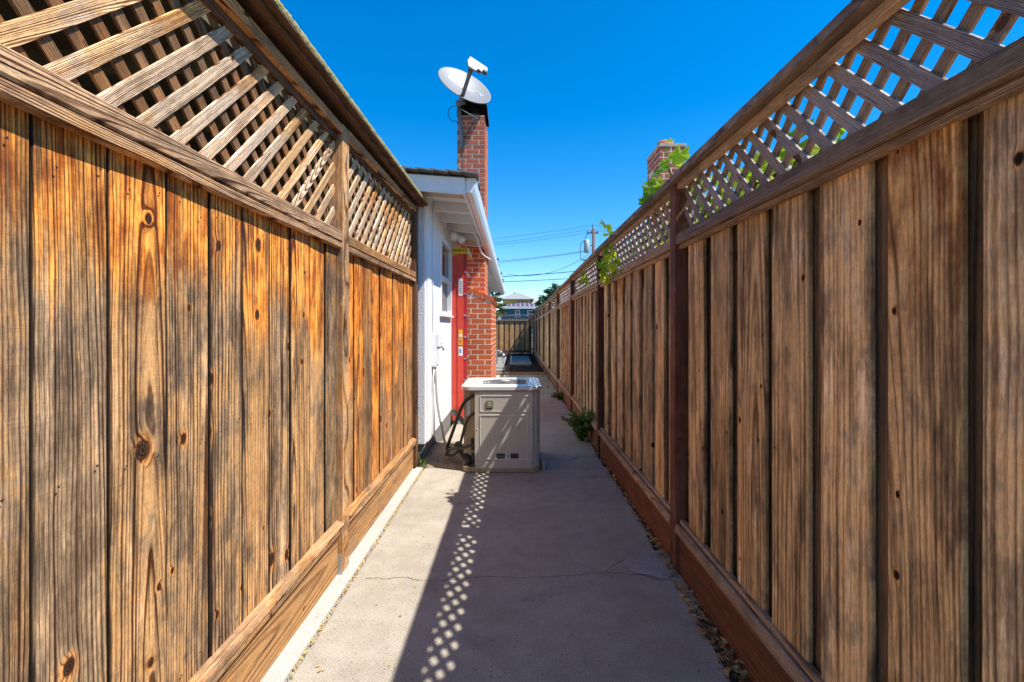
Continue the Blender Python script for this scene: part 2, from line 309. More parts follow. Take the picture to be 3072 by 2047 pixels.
M['tree'] = foliage('conifer_needles', (0.05, 0.085, 0.02), (0.12, 0.16, 0.04), 0.2, 0.7)
M['tree2'] = foliage('shrub_leaves', (0.04, 0.095, 0.03), (0.10, 0.17, 0.06), 0.2, 0.7)
M['bark'] = plain('bark', (0.10, 0.07, 0.05), 0.95, var=0.4, scale=10)
M['pole'] = plain('pole_wood', (0.13, 0.07, 0.055), 0.9, var=0.3, scale=4)
M['teal'] = plain('teal_siding', (0.01, 0.14, 0.20), 0.7, var=0.08, scale=0.5)
M['yellowsiding'] = plain('yellow_siding', (0.60, 0.42, 0.12), 0.7, var=0.08, scale=0.5)
M['greyroof'] = plain('pale_grey_roof', (0.30, 0.29, 0.28), 0.9, var=0.15, scale=1.5)
M['solar'] = plain('solar_cell', (0.10, 0.085, 0.12), 0.25, var=0.1)
M['greenwall'] = plain('grey_green_wall', (0.42, 0.47, 0.46), 0.8, var=0.06, scale=2)
M['utility'] = plain('transformer_grey', (0.42, 0.43, 0.44), 0.5, var=0.08)
M['wire'] = plain('wire_black', (0.03, 0.035, 0.045), 0.6)

# ---------------------------------------------------------------- object helpers
def link(name, me, mat=None, parent=None, kind=None):
    o = bpy.data.objects.new(name, me); COL.objects.link(o)
    if mat is not None and me is not None:
        if not me.materials: me.materials.append(M[mat])
    if parent is not None: o.parent = parent
    if kind: o['kind'] = kind
    return o
def tag(o, label, cat, group=None):
    o['label'] = label; o['category'] = cat
    if group: o['group'] = group
    return o
def thing(name, label, cat, loc=(0, 0, 0), group=None):
    o = bpy.data.objects.new(name, None); COL.objects.link(o); o.location = loc; o.empty_display_size = 0.1
    return tag(o, label, cat, group)
def place(o, mat4):                                     # world matrix even when parented (parents carry only location)
    p = o.parent; off = Vector((0, 0, 0))
    while p is not None: off += p.matrix_basis.translation; p = p.parent
    o.matrix_basis = Matrix.Translation(-off) @ mat4
    return o

def cham(w, t, l, c):
    """box w x t x l (local x,y,z centred) with chamfered long edges"""
    a, b, h = w / 2, t / 2, l / 2; c = min(c, a * 0.45, b * 0.45)
    ring = [(-a + c, -b), (a - c, -b), (a, -b + c), (a, b - c), (a - c, b), (-a + c, b), (-a, b - c), (-a, -b + c)]
    v = [(x, y, -h) for x, y in ring] + [(x, y, h) for x, y in ring]
    f = [(i, (i + 1) % 8, 8 + (i + 1) % 8, 8 + i) for i in range(8)] + [tuple(range(7, -1, -1)), tuple(range(8, 16))]
    return v, f
_mc = {}
def chmesh(w, t, l, c, mat):
    key = (round(w, 4), round(t, 4), round(l, 3), round(c, 4), mat)
    if key not in _mc:
        me = bpy.data.meshes.new('timber_mesh'); v, f = cham(*key[:4]); me.from_pydata(v, [], f); me.materials.append(M[mat]); _mc[key] = me
    return _mc[key]
def frame(p0, p1, nrm):
    z = (Vector(p1) - Vector(p0)).normalized(); y = Vector(nrm); y = (y - z * y.dot(z)).normalized(); x = y.cross(z)
    m = Matrix((x, y, z)).transposed().to_4x4(); m.translation = (Vector(p0) + Vector(p1)) / 2
    return m
def timber(name, parent, p0, p1, w, t, nrm, mat, c=0.003, kind=None):
    L = (Vector(p1) - Vector(p0)).length
    o = link(name, chmesh(w, t, L, c, mat), None, parent, kind)
    return place(o, frame(p0, p1, nrm))
def box(name, parent, lo, hi, mat, c=0.002, kind=None):
    lo, hi = Vector(lo), Vector(hi); s = hi - lo; ctr = (lo + hi) / 2
    o = link(name, chmesh(s.x, s.y, s.z, c, mat), None, parent, kind)
    return place(o, Matrix.Translation(ctr))
def mesh(name, v, f, mat, parent=None, kind=None, smooth=False):
    me = bpy.data.meshes.new(name); me.from_pydata([tuple(p) for p in v], [], f); me.update()
    if smooth: me.polygons.foreach_set('use_smooth', [True] * len(me.polygons))
    o = link(name, me, mat, parent, kind)
    return place(o, Matrix.Identity(4)) if parent else o
def tube_geo(pts, rad, seg=8):
    pts = [Vector(p) for p in pts]; v = []; f = []; prev = None
    rads = rad if isinstance(rad, (list, tuple)) else [rad] * len(pts)
    for i, p in enumerate(pts):
        t = (pts[min(i + 1, len(pts) - 1)] - pts[max(i - 1, 0)]).normalized()
        a = prev if prev is not None else (Vector((0, 0, 1)) if abs(t.z) < 0.9 else Vector((1, 0, 0)))
        a = (a - t * a.dot(t)).normalized(); b = t.cross(a); prev = a
        for k in range(seg):
            an = 2 * math.pi * k / seg; v.append(p + (a * math.cos(an) + b * math.sin(an)) * rads[i])
        if i:
            for k in range(seg):
                q = (i - 1) * seg; f.append((q + k, q + (k + 1) % seg, q + seg + (k + 1) % seg, q + seg + k))
    n = len(pts); f.append(tuple(range(seg - 1, -1, -1))); f.append(tuple((n - 1) * seg + k for k in range(seg)))
    return v, f
def spline(pts, n=8):
    pts = [Vector(p) for p in pts]; out = []
    for i in range(len(pts) - 1):
        p0, p1, p2, p3 = pts[max(i - 1, 0)], pts[i], pts[i + 1], pts[min(i + 2, len(pts) - 1)]
        for k in range(n):
            t = k / n; out.append(0.5 * (2 * p1 + (p2 - p0) * t + (2 * p0 - 5 * p1 + 4 * p2 - p3) * t * t + (3 * p1 - p0 - 3 * p2 + p3) * t ** 3))
    out.append(pts[-1]); return out
def tube(name, parent, pts, rad, mat, seg=8, kind=None):
    v, f = tube_geo(pts, rad, seg); return mesh(name, v, f, mat, parent, kind, True)
class MB:
    def __init__(s): s.v = []; s.f = []
    def add(s, v, f, m=None):
        o = len(s.v); s.v += [(m @ Vector(p)) if m else Vector(p) for p in v]; s.f += [tuple(i + o for i in q) for q in f]
    def box(s, lo, hi, c=0.001):
        lo, hi = Vector(lo), Vector(hi); d = hi - lo; v, f = cham(d.x, d.y, d.z, c); s.add(v, f, Matrix.Translation((lo + hi) / 2))
    def build(s, name, mat, parent=None, kind=None, smooth=False): return mesh(name, s.v, s.f, mat, parent, kind, smooth)

# ================================================================ SETTING
g = mesh('ground', [(-400, -60, -0.05), (400, -60, -0.05), (400, 700, -0.05), (-400, 700, -0.05)], [(0, 1, 2, 3)], 'soil', kind='structure')
# concrete path with a broken right-hand edge
def edge_r(d): return 0.765 + 0.034 * min(d, 3) + 0.004 * max(0, d - 3)
ds = [-1.5 + 0.08 * i for i in range(int(14.5 / 0.08) + 1)]
rt = [(edge_r(d) + random.uniform(-0.008, 0.008) + 0.012 * math.sin(d * 5.1) * math.sin(d * 1.7), d) for d in ds]
rt = [((x + 0.05 if 2.25 < d < 2.62 else x), d) for x, d in rt]
v = []; f = []
for i, (x, d) in enumerate(rt):
    v += [(-0.852, d, 0.0), (x, d, 0.0), (x + 0.012, d, -0.06), (-0.852, d, -0.06)]
    if i:
        a = (i - 1) * 4; b = i * 4
        f += [(a, a + 1, b + 1, b), (a + 1, a + 2, b + 2, b + 1), (a + 3, a, b, b + 3)]
path = mesh('path', v, f, 'concrete', kind='structure')
def ribbon(name, pts, w0, mat, parent, z=0.0025):
    v = []; f = []
    for i, (x, d) in enumerate(pts):
        w = w0 * random.uniform(0.35, 1.3)
        v += [(x, d - w, z), (x, d + w, z)]
        if i: a = (i - 1) * 2; f.append((a, a + 2, a + 3, a + 1))
    return mesh(name, v, f, mat, parent)
def crackline(pix, jit=0.006, n=9):
    P = [(at(px, py, F * CAMH / (py - CY)).x, F * CAMH / (py - CY)) for px, py in pix]; out = []
    for (x0, y0), (x1, y1) in zip(P, P[1:]):
        for k in range(n): t = k / n; out.append((x0 + (x1 - x0) * t, y0 + (y1 - y0) * t + random.uniform(-jit, jit)))
    out.append(P[-1]); return out
ribbon('crack', crackline([(1095, 1737), (1160, 1737), (1215, 1733), (1255, 1743), (1340, 1741), (1440, 1731), (1560, 1734), (1650, 1733), (1720, 1726), (1815, 1717)]), 0.0015, 'crack', path)
ribbon('crack', crackline([(1815, 1717), (1830, 1704), (1850, 1690), (1880, 1676)]), 0.0020, 'crack', path)
ribbon('crack', crackline([(1815, 1717), (1880, 1724), (1930, 1727), (1985, 1745)]), 0.0018, 'crack', path)
ribbon('crack', crackline([(1720, 1378), (1760, 1370), (1800, 1372)], 0.004), 0.004, 'crack', path)
ribbon('joint', [(0.27 + 0.02 * k, 4.42 + random.uniform(-.002, .002)) for k in range(30)], 0.003, 'crack', path)
# newer mortar patch beside the post
pp = [(1880, 1678), (1925, 1664), (1985, 1650), (2008, 1664), (2025, 1715), (2000, 1742), (1945, 1728), (1900, 1720), (1872, 1700)]
P = [at(px, py, F * CAMH / (py - CY)) for px, py in pp]
v = [(p.x, p.y, 0.004) for p in P]; c0 = sum((Vector(q) for q in v), Vector()) / len(v)
v2 = [tuple(c0 + (Vector(q) - c0) * 0.7 + Vector((0, 0, 0.006))) for q in v]; n = len(v)
mesh('patch', v + v2, [(i, (i + 1) % n, n + (i + 1) % n, n + i) for i in range(n)] + [tuple(range(n, 2 * n))], 'patch', path)
# kerb under the left fence
kerb = mesh('kerb', [(-1.15, -1.5, 0.016), (-0.872, -1.5, 0.014), (-0.868, -1.5, -0.05), (-1.15, 4.42, 0.016), (-0.872, 4.42, 0.014), (-0.868, 4.42, -0.05), (-1.15, 4.42, -0.05)],
            [(0, 1, 4, 3), (1, 2, 5, 4), (3, 4, 5, 6)], 'curb', kind='structure')
# yard behind: mulch bed, edging board, concrete pad
def bumpy(name, x0, x1, y0, y1, z, amp, step, mat, kind='structure', xf=None):
    nx = int((x1 - x0) / step) + 1; ny = int((y1 - y0) / step) + 1; v = []; f = []
    for j in range(ny + 1):
        for i in range(nx + 1):
            e = min(i, nx - i, j, ny - j); v.append((x0 + (x1 - x0) * i / nx, y0 + (y1 - y0) * j / ny, z + (random.uniform(0, amp) if e else -0.05)))
    for j in range(ny):
        for i in range(nx): a = j * (nx + 1) + i; f.append((a, a + 1, a + nx + 2, a + nx + 1))
    return mesh(name, v, f, mat, kind=kind)
bumpy('mulch_bed', -0.95, 1.0, 13.1, 23.7, -0.02, 0.05, 0.12, 'mulch')
pad = box('yard_pad', None, (-0.16, 16.2, -0.03), (0.62, 20.6, 0.05), 'slab', 0.01); pad['kind'] = 'structure'
pad2 = box('yard_paving', None, (-1.2, 15.6, -0.03), (-0.33, 20.0, 0.045), 'slab', 0.01); pad2['kind'] = 'structure'
tag(timber('edging_board', None, (-0.72, 13.03, 0.03), (0.86, 13.03, 0.03), 0.10, 0.04, (0, -1, 0), 'rrail'), 'low timber edging board lying across the path end before the mulch', 'edging')
for i, (a, b) in enumerate(((13.9, 0.02), (14.9, 0.02))):
    tag(box('paving_slab', None, (-0.92, a, -0.02), (-0.28, a + 0.62, 0.045), 'slab', 0.008), ('nearer' if i == 0 else 'farther') + ' of two pale stepping slabs in the mulch by the chimney', 'paving slab', 'stepping slabs in the mulch')
# soil heap by the air conditioner
v = []; f = []; nx, ny = 22, 26
for j in range(ny + 1):
    for i in range(nx + 1):
        u, w = i / nx, j / ny; X = -0.875 + u * 0.60; Y = 4.40 + w * 1.0
        h = 0.075 * (1 - u) ** 0.7 * math.sin(math.pi * min(1, 0.12 + w * 0.88)) ** 0.6 + random.uniform(-0.006, 0.009)
        if i == nx or j == 0 or j == ny: h = -0.01
        v.append((X + (0.03 * math.sin(Y * 9) if i else 0), Y + 0.03 * math.sin(X * 14), h))
for j in range(ny):
    for i in range(nx): a = j * (nx + 1) + i; f.append((a, a + 1, a + nx + 2, a + nx + 1))
mesh('dirt', v, f, 'dirt', kind='structure')

# leaf litter and crumbs
def leaflet(mb, p, s, yaw, tilt, curl):
    m = Matrix.Translation(p) @ Matrix.Rotation(yaw, 4, 'Z') @ Matrix.Rotation(tilt, 4, 'X')
    mb.add([(-0.5 * s, 0, curl * s), (0, -0.22 * s, 0), (0.5 * s, 0, curl * s), (0, 0.22 * s, 0.1 * s)], [(0, 1, 3), (1, 2, 3)], m)
mb = MB(); mb2 = MB()
for i in range(3600):
    d = 0.8 + 12.2 * random.random() ** 1.8; e = edge_r(d); x = e + random.uniform(-0.015, 0.13)
    leaflet(random.choice((mb, mb, mb2)), Vector((x, d, -0.035 + random.uniform(0, 0.055))), random.uniform(0.022, 0.06), random.uniform(0, 6.3), random.uniform(-0.6, 0.6), random.uniform(0, 0.3))
for i in range(160):
    d = 1.5 + 4 * random.random() ** 1.3; x = random.uniform(-0.8, 0.75)
    leaflet(random.choice((mb, mb2)), Vector((x, d, 0.004)), random.uniform(0.006, 0.022), random.uniform(0, 6.3), random.uniform(-0.3, 0.3), 0.15)
for i in range(260):
    d = random.uniform(10.0, 13.0); x = random.uniform(0.45, 0.9)
    leaflet(random.choice((mb, mb2)), Vector((x, d, 0.01)), random.uniform(0.03, 0.08), random.uniform(0, 6.3), random.uniform(-0.5, 0.5), 0.2)
tag(mb.build('leaf_litter', 'litter', kind='stuff'), 'brown dead leaves lying along the foot of the shaded fence', 'leaves')
for i in range(900):
    d = 0.9 + 3.6 * random.random()
    leaflet(mb2, Vector((-0.862 + random.gauss(0, 0.006), d, 0.003 + random.uniform(0, 0.006))), random.uniform(0.006, 0.02), random.uniform(0, 6.3), random.uniform(-0.5, 0.5), 0.2)
tag(mb2.build('straw_crumbs', 'litter2', kind='stuff'), 'yellow straw and leaf crumbs in the kerb joint and on the path', 'leaf crumbs')

# ================================================================ FENCES
def lattice(parent, sgn, X, y0, y1, z0, z1, pitch, wid, mf, mb_, start=0.0, joined=None, th=0.009):
    """two crossed layers of laths in the plane x = X; front layer faces the path (towards -sgn)"""
    H = z1 - z0; nf = Vector((-sgn, 0, 0))
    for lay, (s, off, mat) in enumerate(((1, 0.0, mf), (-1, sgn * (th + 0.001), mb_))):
        c = y0 - H - pitch + start
        while c < y1 + H + pitch:
            # z = z0 + s*(y-c)  -> clip to rectangle
            ya, yb = (c, c + H) if s > 0 else (c - H, c)
            a, b = max(ya, y0), min(yb, y1)
            if b - a > 0.03:
                za, zb = z0 + s * (a - c), z0 + s * (b - c)
                j = random.uniform(-0.003, 0.003)
                p0, p1 = Vector((X + off, a + j, za)), Vector((X + off, b + j, zb))
                if joined is None: timber('lath', parent, p0, p1, wid, th, nf, mat, 0.0012)
                else:
                    vv, ff = cham(wid, 0.008, (p1 - p0).length, 0.001); joined.add(vv, ff, frame(p0, p1, nf))
            c += pitch

# ---- left fence (sunlit)
LF = thing('wooden_fence', 'sunlit orange-brown board fence with bleached lattice top, left of the path', 'fence', (-0.95, 2.5, 0))
XB = -0.960
edges = [0.15, 0.33, 0.51, 0.70, 0.925, 1.098, 1.277, 1.46, 1.635, 1.823, 1.983, 2.173, 2.349, 2.497]
def vboard(parent, name, X, ya, yb, z0, z1, nx, mat, th=0.019, gap=0.0045):
    yc = (ya + yb) / 2; j = random.uniform(-0.005, 0.005); tl = random.uniform(-0.0022, 0.0022)
    o = timber(name, parent, (X - nx * th / 2 + j, yc - tl, z0), (X - nx * th / 2 + j + random.uniform(-.002, .002), yc + tl, z1 + random.uniform(-0.004, 0.004)), yb - ya - gap, th, (nx, random.uniform(-0.025, 0.025), 0), mat, 0.0042)
    return o
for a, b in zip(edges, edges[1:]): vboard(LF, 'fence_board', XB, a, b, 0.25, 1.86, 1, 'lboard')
yy_ = 2.60
while yy_ < 4.33:
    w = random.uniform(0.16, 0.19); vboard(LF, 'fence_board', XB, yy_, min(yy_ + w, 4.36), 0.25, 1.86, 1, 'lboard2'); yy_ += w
PX0, PX1 = -1.015, -0.925
for py, top in ((0.055, 2.44), (2.50, 2.445), (4.36, 2.49)):
    box('post', LF, (PX0, py, 0.03), (PX1, py + 0.095, top), 'lrail' if py < 4 else 'lcap', 0.004)
box('post_bracket', LF, (PX0 + .01, 2.495, 0.012), (PX1 - 0.004, 2.4995, 0.125), 'galv', 0.001)
for (a, b, zo) in ((0.15, 2.498, 0.0), (2.597, 4.358, 0.0)):
    # skirting board, bottom rail, mid rail (two pieces), top rail (two pieces)
    timber('skirting_board', LF, (-0.972, a, 0.132), (-0.972, b, 0.132), 0.232, 0.038, (1, 0, 0), 'lkick', 0.004)
    timber('bottom_rail', LF, (-0.945, a + .001, 0.284), (-0.945, b - .001, 0.284), 0.050, 0.036, (0.42, 0, 0.90), 'lrail', 0.005)
    timber('rail_trim', LF, (-0.934, a + .002, 0.262), (-0.934, b - .002, 0.262), 0.032, 0.016, (1, 0, 0.1), 'lrail', 0.003)
    timber('mid_rail', LF, (-0.949, a + .001, 1.835), (-0.949, b - .001, 1.835), 0.058, 0.048, (1, 0, 0), 'lrail', 0.006)
    timber('rail_trim', LF, (-0.946, a + .002, 1.788), (-0.946, b - .002, 1.788), 0.030, 0.036, (1, 0, 0), 'lrail', 0.003)
    zt = 2.415 if a < 1 else 2.43
    timber('top_rail', LF, (-0.949, a + .001, zt), (-0.949, b - .001, zt + (0.03 if a > 1 else 0)), 0.050, 0.048, (1, 0, 0), 'lrail', 0.005)
    timber('rail_trim', LF, (-0.970, a + .002, zt - 0.040), (-0.970, b - .002, zt - 0.040 + (0.03 if a > 1 else 0)), 0.036, 0.030, (1, 0, 0), 'lcap', 0.003)
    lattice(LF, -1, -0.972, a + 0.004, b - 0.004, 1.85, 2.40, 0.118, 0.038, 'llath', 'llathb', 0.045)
cap = timber('cap_board', LF, (-0.935, 0.0, 2.475), (-0.935, 4.50, 2.54), 0.19, 0.038, (0, 0, 1), 'lcap', 0.004)
timber('cap_batten', LF, (-0.885, 0.0, 2.449), (-0.885, 4.46, 2.51), 0.030, 0.020, (0, 0, 1), 'lcap', 0.003)
v = []; f = []
for i in range(300):
    y = 0.0 + 4.5 * i / 299; z = 2.475 + 0.065 * y / 4.5; r = random.uniform
    v += [(-0.8395 + r(0, .002), y, z - 0.012 + r(0, .006)), (-0.837 + r(0, .003), y, z + 0.004 + r(-.002, .003)), (-0.842 + r(-.002, .002), y, z + 0.020 + r(0, .004)), (-0.90 + r(-.02, .02), y, z + 0.0195 + r(0, .003))]
    if i:
        a = (i - 1) * 4
        for k in range(3): f.append((a + k, a + k + 1, a + k + 5, a + k + 4))
o = mesh('lichen', v, f, 'lichen', LF, kind='stuff')

nl = MB()
def nail(mb, x, y, z, sx, r=0.0034):
    mb.add([(x, y + r * math.cos(a), z + r * math.sin(a)) for a in [k * math.pi / 3 for k in range(6)]] + [(x + sx * 0.0012, y, z)], [(k, (k + 1) % 6, 6) if sx > 0 else ((k + 1) % 6, k, 6) for k in range(6)])
for o_ in [q for q in LF.children if q.name.startswith('fence_board')]:
    c_ = o_.matrix_basis.translation + LF.location
    for zz_ in (0.36, 1.02, 1.70):
        for dy in (-0.05, 0.05): nail(nl, XB + 0.007, c_.y + dy + random.uniform(-.012, .012), zz_ + random.uniform(-.02, .02), 1)
nl.build('nails', 'ink', LF, kind='stuff')

# ---- patio roof behind the left fence (dark underside seen through the lattice)
PR = thing('patio_cover', 'dim olive patio roof seen through the sunlit lattice', 'patio roof', (-2.4, 2, 0))
box('roof_deck', PR, (-4.6, -0.6, 2.66), (-1.06, 4.30, 2.72), 'soffit')
for i in range(8): box('rafter', PR, (-4.5, -0.3 + 0.62 * i, 2.54), (-1.10, -0.26 + 0.62 * i, 2.658), 'soffit')
box('beam', PR, (-1.20, -0.6, 2.44), (-1.10, 4.28, 2.538), 'soffit')
for y in (0.2, 4.1): box('post', PR, (-1.19, y, -0.05), (-1.11, y + 0.08, 2.438), 'soffit')
box('back_wall', PR, (-4.7, -0.6, -0.05), (-4.6, 4.30, 2.655), 'soffit')

# ---- right fence (shaded)
RF = thing('wooden_fence', 'shaded brown board-on-board fence with lattice top running along the right', 'fence', (0.95, 10, 0))
XR = 0.930
posts = [0.10, 2.55, 4.90, 7.25, 9.60, 11.98, 14.36, 16.74, 19.1, 21.5, 23.72]
caps = [2.185, 2.175, 2.165, 2.125, 2.09, 2.06, 2.035, 2.01, 1.98, 1.955]
b1 = [(0.55, 0.72), (0.765, 0.925), (0.96, 1.15), (1.215, 1.405), (1.47, 1.665), (1.735, 1.935), (2.00, 2.195), (2.27, 2.46)]
b2 = [(2.87, 3.055), (3.13, 3.335), (3.435, 3.62), (3.72, 3.90), (4.00, 4.19), (4.28, 4.47), (4.585, 4.80)]
for i in range(len(posts) - 1):
    a, b, ct = posts[i] + 0.09, posts[i + 1], caps[i]; dz = ct - 2.175
    zr = 1.80 + dz                                       # mid-rail centre
    if i == 0: fb = [(p - 0.004, q + 0.006) for p, q in b1]
    elif i == 1: fb = [(2.665, 2.80)] + b2
    else:
        n = 8; pt = (b - a) / n; fb = [(a + pt * k + 0.045, a + pt * k + 0.045 + pt * random.uniform(0.56, 0.64)) for k in range(n)]
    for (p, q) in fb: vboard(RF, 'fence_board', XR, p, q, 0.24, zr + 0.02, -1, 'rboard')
    cuts = [a - 0.02] + [(fb[k][1] + fb[k + 1][0]) / 2 for k in range(len(fb) - 1)] + [b]
    for k in range(1, len(cuts) - 1):
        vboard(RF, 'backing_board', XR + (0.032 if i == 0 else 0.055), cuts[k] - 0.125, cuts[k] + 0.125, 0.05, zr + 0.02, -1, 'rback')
    vboard(RF, 'backing_board', XR + 0.060, a - 0.088, a + 0.20, 0.05, zr + 0.02, -1, 'rback'); vboard(RF, 'backing_board', XR + 0.060, b - 0.20, b + 0.0, 0.05, zr + 0.02, -1, 'rback')  # end boards added to close sun leaks beside the posts
    box('sealing_stringer', RF, (XR + 0.0, a + .003, zr - 0.02), (XR + 0.14, b - .003, zr + 0.045), 'rback', 0.002); box('sealing_stringer', RF, (XR + 0.02, a + .003, 0.02), (XR + 0.14, b - .003, 0.19), 'rback', 0.002)  # unseen blocks added behind the rails to keep sun from leaking through
    r = lambda: random.uniform(-0.003, 0.003)
    timber('skirting_board', RF, (0.925, a + .001, 0.095), (0.925, b - .001, 0.095), 0.235, 0.036, (-1, 0, 0), 'rkick', 0.003)
    timber('bottom_rail', RF, (0.914, a + .001, 0.238 + r()), (0.914, b - .001, 0.238 + r()), 0.048, 0.058, (-1, 0, 0.28), 'rrail', 0.005)
    timber('rail_trim', RF, (0.927, a + .002, 0.276 + r()), (0.927, b - .002, 0.276 + r()), 0.020, 0.034, (-1, 0, 0.2), 'rrail', 0.003)
    timber('mid_rail', RF, (0.911, a - 0.004, zr + 0.022), (0.911, b + 0.004, zr + 0.022), 0.058, 0.042, (-1, 0, 0.10), 'rrail' if i else 'rcap', 0.004)
    timber('rail_trim', RF, (0.920, a + .002, zr - 0.020), (0.920, b - .002, zr - 0.020), 0.022, 0.028, (-1, 0, 0), 'rrail', 0.003)
    timber('cap_board', RF, (0.904, a - 0.092 + r(), ct - 0.019), (0.904, b - 0.002, ct - 0.019 + (caps[i + 1] - ct) * 0.6 if i < 9 else ct - 0.019), 0.095, 0.038, (0, 0, 1), 'rcap', 0.004)
    timber('rail_trim', RF, (0.912, a + .002, ct - 0.056), (0.912, b - .002, ct - 0.056 + ((caps[i + 1] - ct) * 0.6 if i < 9 else 0)), 0.030, 0.032, (-1, 0, 0), 'rrail', 0.003)
    if i < 4: lattice(RF, 1, 0.942, a, b, zr + 0.04, ct - 0.045, 0.118, 0.036, 'rlath', 'rlathb', 0.03, None, 0.010)
    else:
        for k in range(4):
            z = zr + 0.075 + k * (ct - 0.07 - zr - 0.05) / 4
            timber('slat', RF, (0.945, a + .001, z), (0.945, b - .001, z), 0.036, 0.010, (-1, 0, 0), 'rlathb', 0.001)
for i, p in enumerate(posts[:-1]):
    box('post', RF, (0.886, p, -0.05), (0.976, p + 0.089, caps[i] - 0.0395), 'rpost', 0.004)
# ---- fence across the back
BF = thing('wooden_fence', 'far brown fence with lattice strip closing the end of the passage', 'fence', (-1, 23.85, 0))
x = -3.6
while x < 0.80:
    w = random.uniform(0.17, 0.21)
    timber('fence_board', BF, (x + w / 2, 23.80, 0.10), (x + w / 2, 23.80, 1.66), w, 0.02, (0, -1, 0), 'bboard')
    timber('backing_board', BF, (x + w + 0.035, 23.85, 0.10), (x + w + 0.035, 23.85, 1.66), 0.15, 0.02, (0, -1, 0), 'rback'); x += w + 0.07
for x0, x1 in ((-3.7, -1.45), (-1.36, 0.80)):
    timber('mid_rail', BF, (x0, 23.77, 1.69), (x1, 23.77, 1.69), 0.06, 0.05, (0, -1, 0), 'rrail')
    timber('cap_board', BF, (x0, 23.80, 1.945), (x1, 23.80, 1.945), 0.13, 0.036, (0, 0, 1), 'rcap')
    timber('bottom_rail', BF, (x0, 23.77, 0.08), (x1, 23.77, 0.08), 0.14, 0.04, (0, -1, 0), 'rkick')
    for s in (1, -1):
        c = x0 - 0.3
        while c < x1 + 0.3:
            ya, yb = (c, c + 0.21) if s > 0 else (c - 0.21, c); a_, b_ = max(ya, x0), min(yb, x1)
            if b_ - a_ > 0.03: timber('lath', BF, (a_, 23.80 + (0 if s > 0 else 0.01), 1.72 + s * (a_ - c)), (b_, 23.80 + (0 if s > 0 else 0.01), 1.72 + s * (b_ - c)), 0.036, 0.008, (0, -1, 0), 'rlathb', 0.001)
            c += 0.13
for x in (-3.78, -1.45, 0.80): box('post', BF, (x, 23.77, -0.05), (x + 0.09, 23.86, 1.96), 'rpost')

# ================================================================ HOUSE ON THE LEFT
HX, HY0, HY1 = -0.875, 4.57, 17.2
HO = thing('house', 'white stucco house with grey shingle roof, white gutter and brick chimney', 'house', (-2.5, 4.6, 0))
mb = MB()
wz0, wz1, wy0, wy1 = 1.52, 2.40, 5.44, 6.34               # window opening
for lo, hi in (((HX - 0.2, HY0, 0.2), (HX, wy0, 2.86)), ((HX - 0.2, wy1, 0.2), (HX, HY1, 2.86)), ((HX - 0.2, wy0, 0.2), (HX, wy1, wz0)), ((HX - 0.2, wy0, wz1), (HX, wy1, 2.86)), ((-7.0, HY1 - 0.2, 0.2), (HX - 0.2, HY1, 2.86))): mb.box(lo, hi, 0.0)
mb.build('wall', 'stucco', HO)
box('front_wall', HO, (-7.0, HY0 - 0.02, 0.2), (HX - 0.002, HY0 + 0.18, 2.86), 'roughstucco', 0.004)
mb = MB(); mb.box((-7.0, HY0 + 0.0, -0.05), (HX - 0.012, HY0 + 0.17, 0.198)); mb.box((HX - 0.2, HY0 + 0.17, -0.05), (HX - 0.012, HY1 - 0.02, 0.198)); mb.build('footing', 'footing', HO)
box('corner_board', HO, (HX + 0.001, HY0 + 0.03, 0.21), (HX + 0.018, HY0 + 0.24, 2.80), 'white', 0.003)
# roof: low slope rising to the left; eave overhang on the right
EX, EZ, SL = -0.455, 2.70, 0.07
def roofz(x): return EZ + (EX - x) * SL
v = [(EX, 4.28, EZ), (EX, HY1 + 0.4, EZ), (-7, HY1 + 0.4, roofz(-7)), (-7, 4.28, roofz(-7))]
v = v + [(x, y, z + 0.035) for x, y, z in v]
rf = mesh('roof', v, [(3, 2, 1, 0), (4, 5, 6, 7), (0, 1, 5, 4), (1, 2, 6, 5), (2, 3, 7, 6), (3, 0, 4, 7)], 'shingle', HO)
rp = [(EX, 4.262, EZ - 0.13), (-7, 4.262, roofz(-7) - 0.13), (-7, 4.262, roofz(-7) + 0.02), (EX, 4.262, EZ + 0.02)]
mesh('rake_board', rp + [(x, y + 0.022, z) for x, y, z in rp], [(0, 3, 2, 1), (4, 5, 6, 7), (0, 1, 5, 4), (1, 2, 6, 5), (2, 3, 7, 6), (3, 0, 4, 7)], 'white', HO)
# shingles along the near edge, in overlapping rows
for j in range(7):
    for i in range(22):
        xs = EX + 0.03 - 0.13 * i - (0.06 if j % 2 else 0); w = 0.145
        y0 = 4.185 + j * 0.16; L = 0.15
        zc = roofz(xs - w / 2) + 0.047 + random.uniform(0, 0.006)
        o = link('shingle', chmesh(round(random.choice((0.14, 0.19, 0.165)), 3), 0.012, round(0.20, 3), 0.002, 'shingle'), None, rf)
        m = frame((xs, y0, zc), (xs, y0 + 0.2, zc + 0.0), (SL + random.uniform(-.03, .03) + 0.10, 0, 1)); place(o, m)
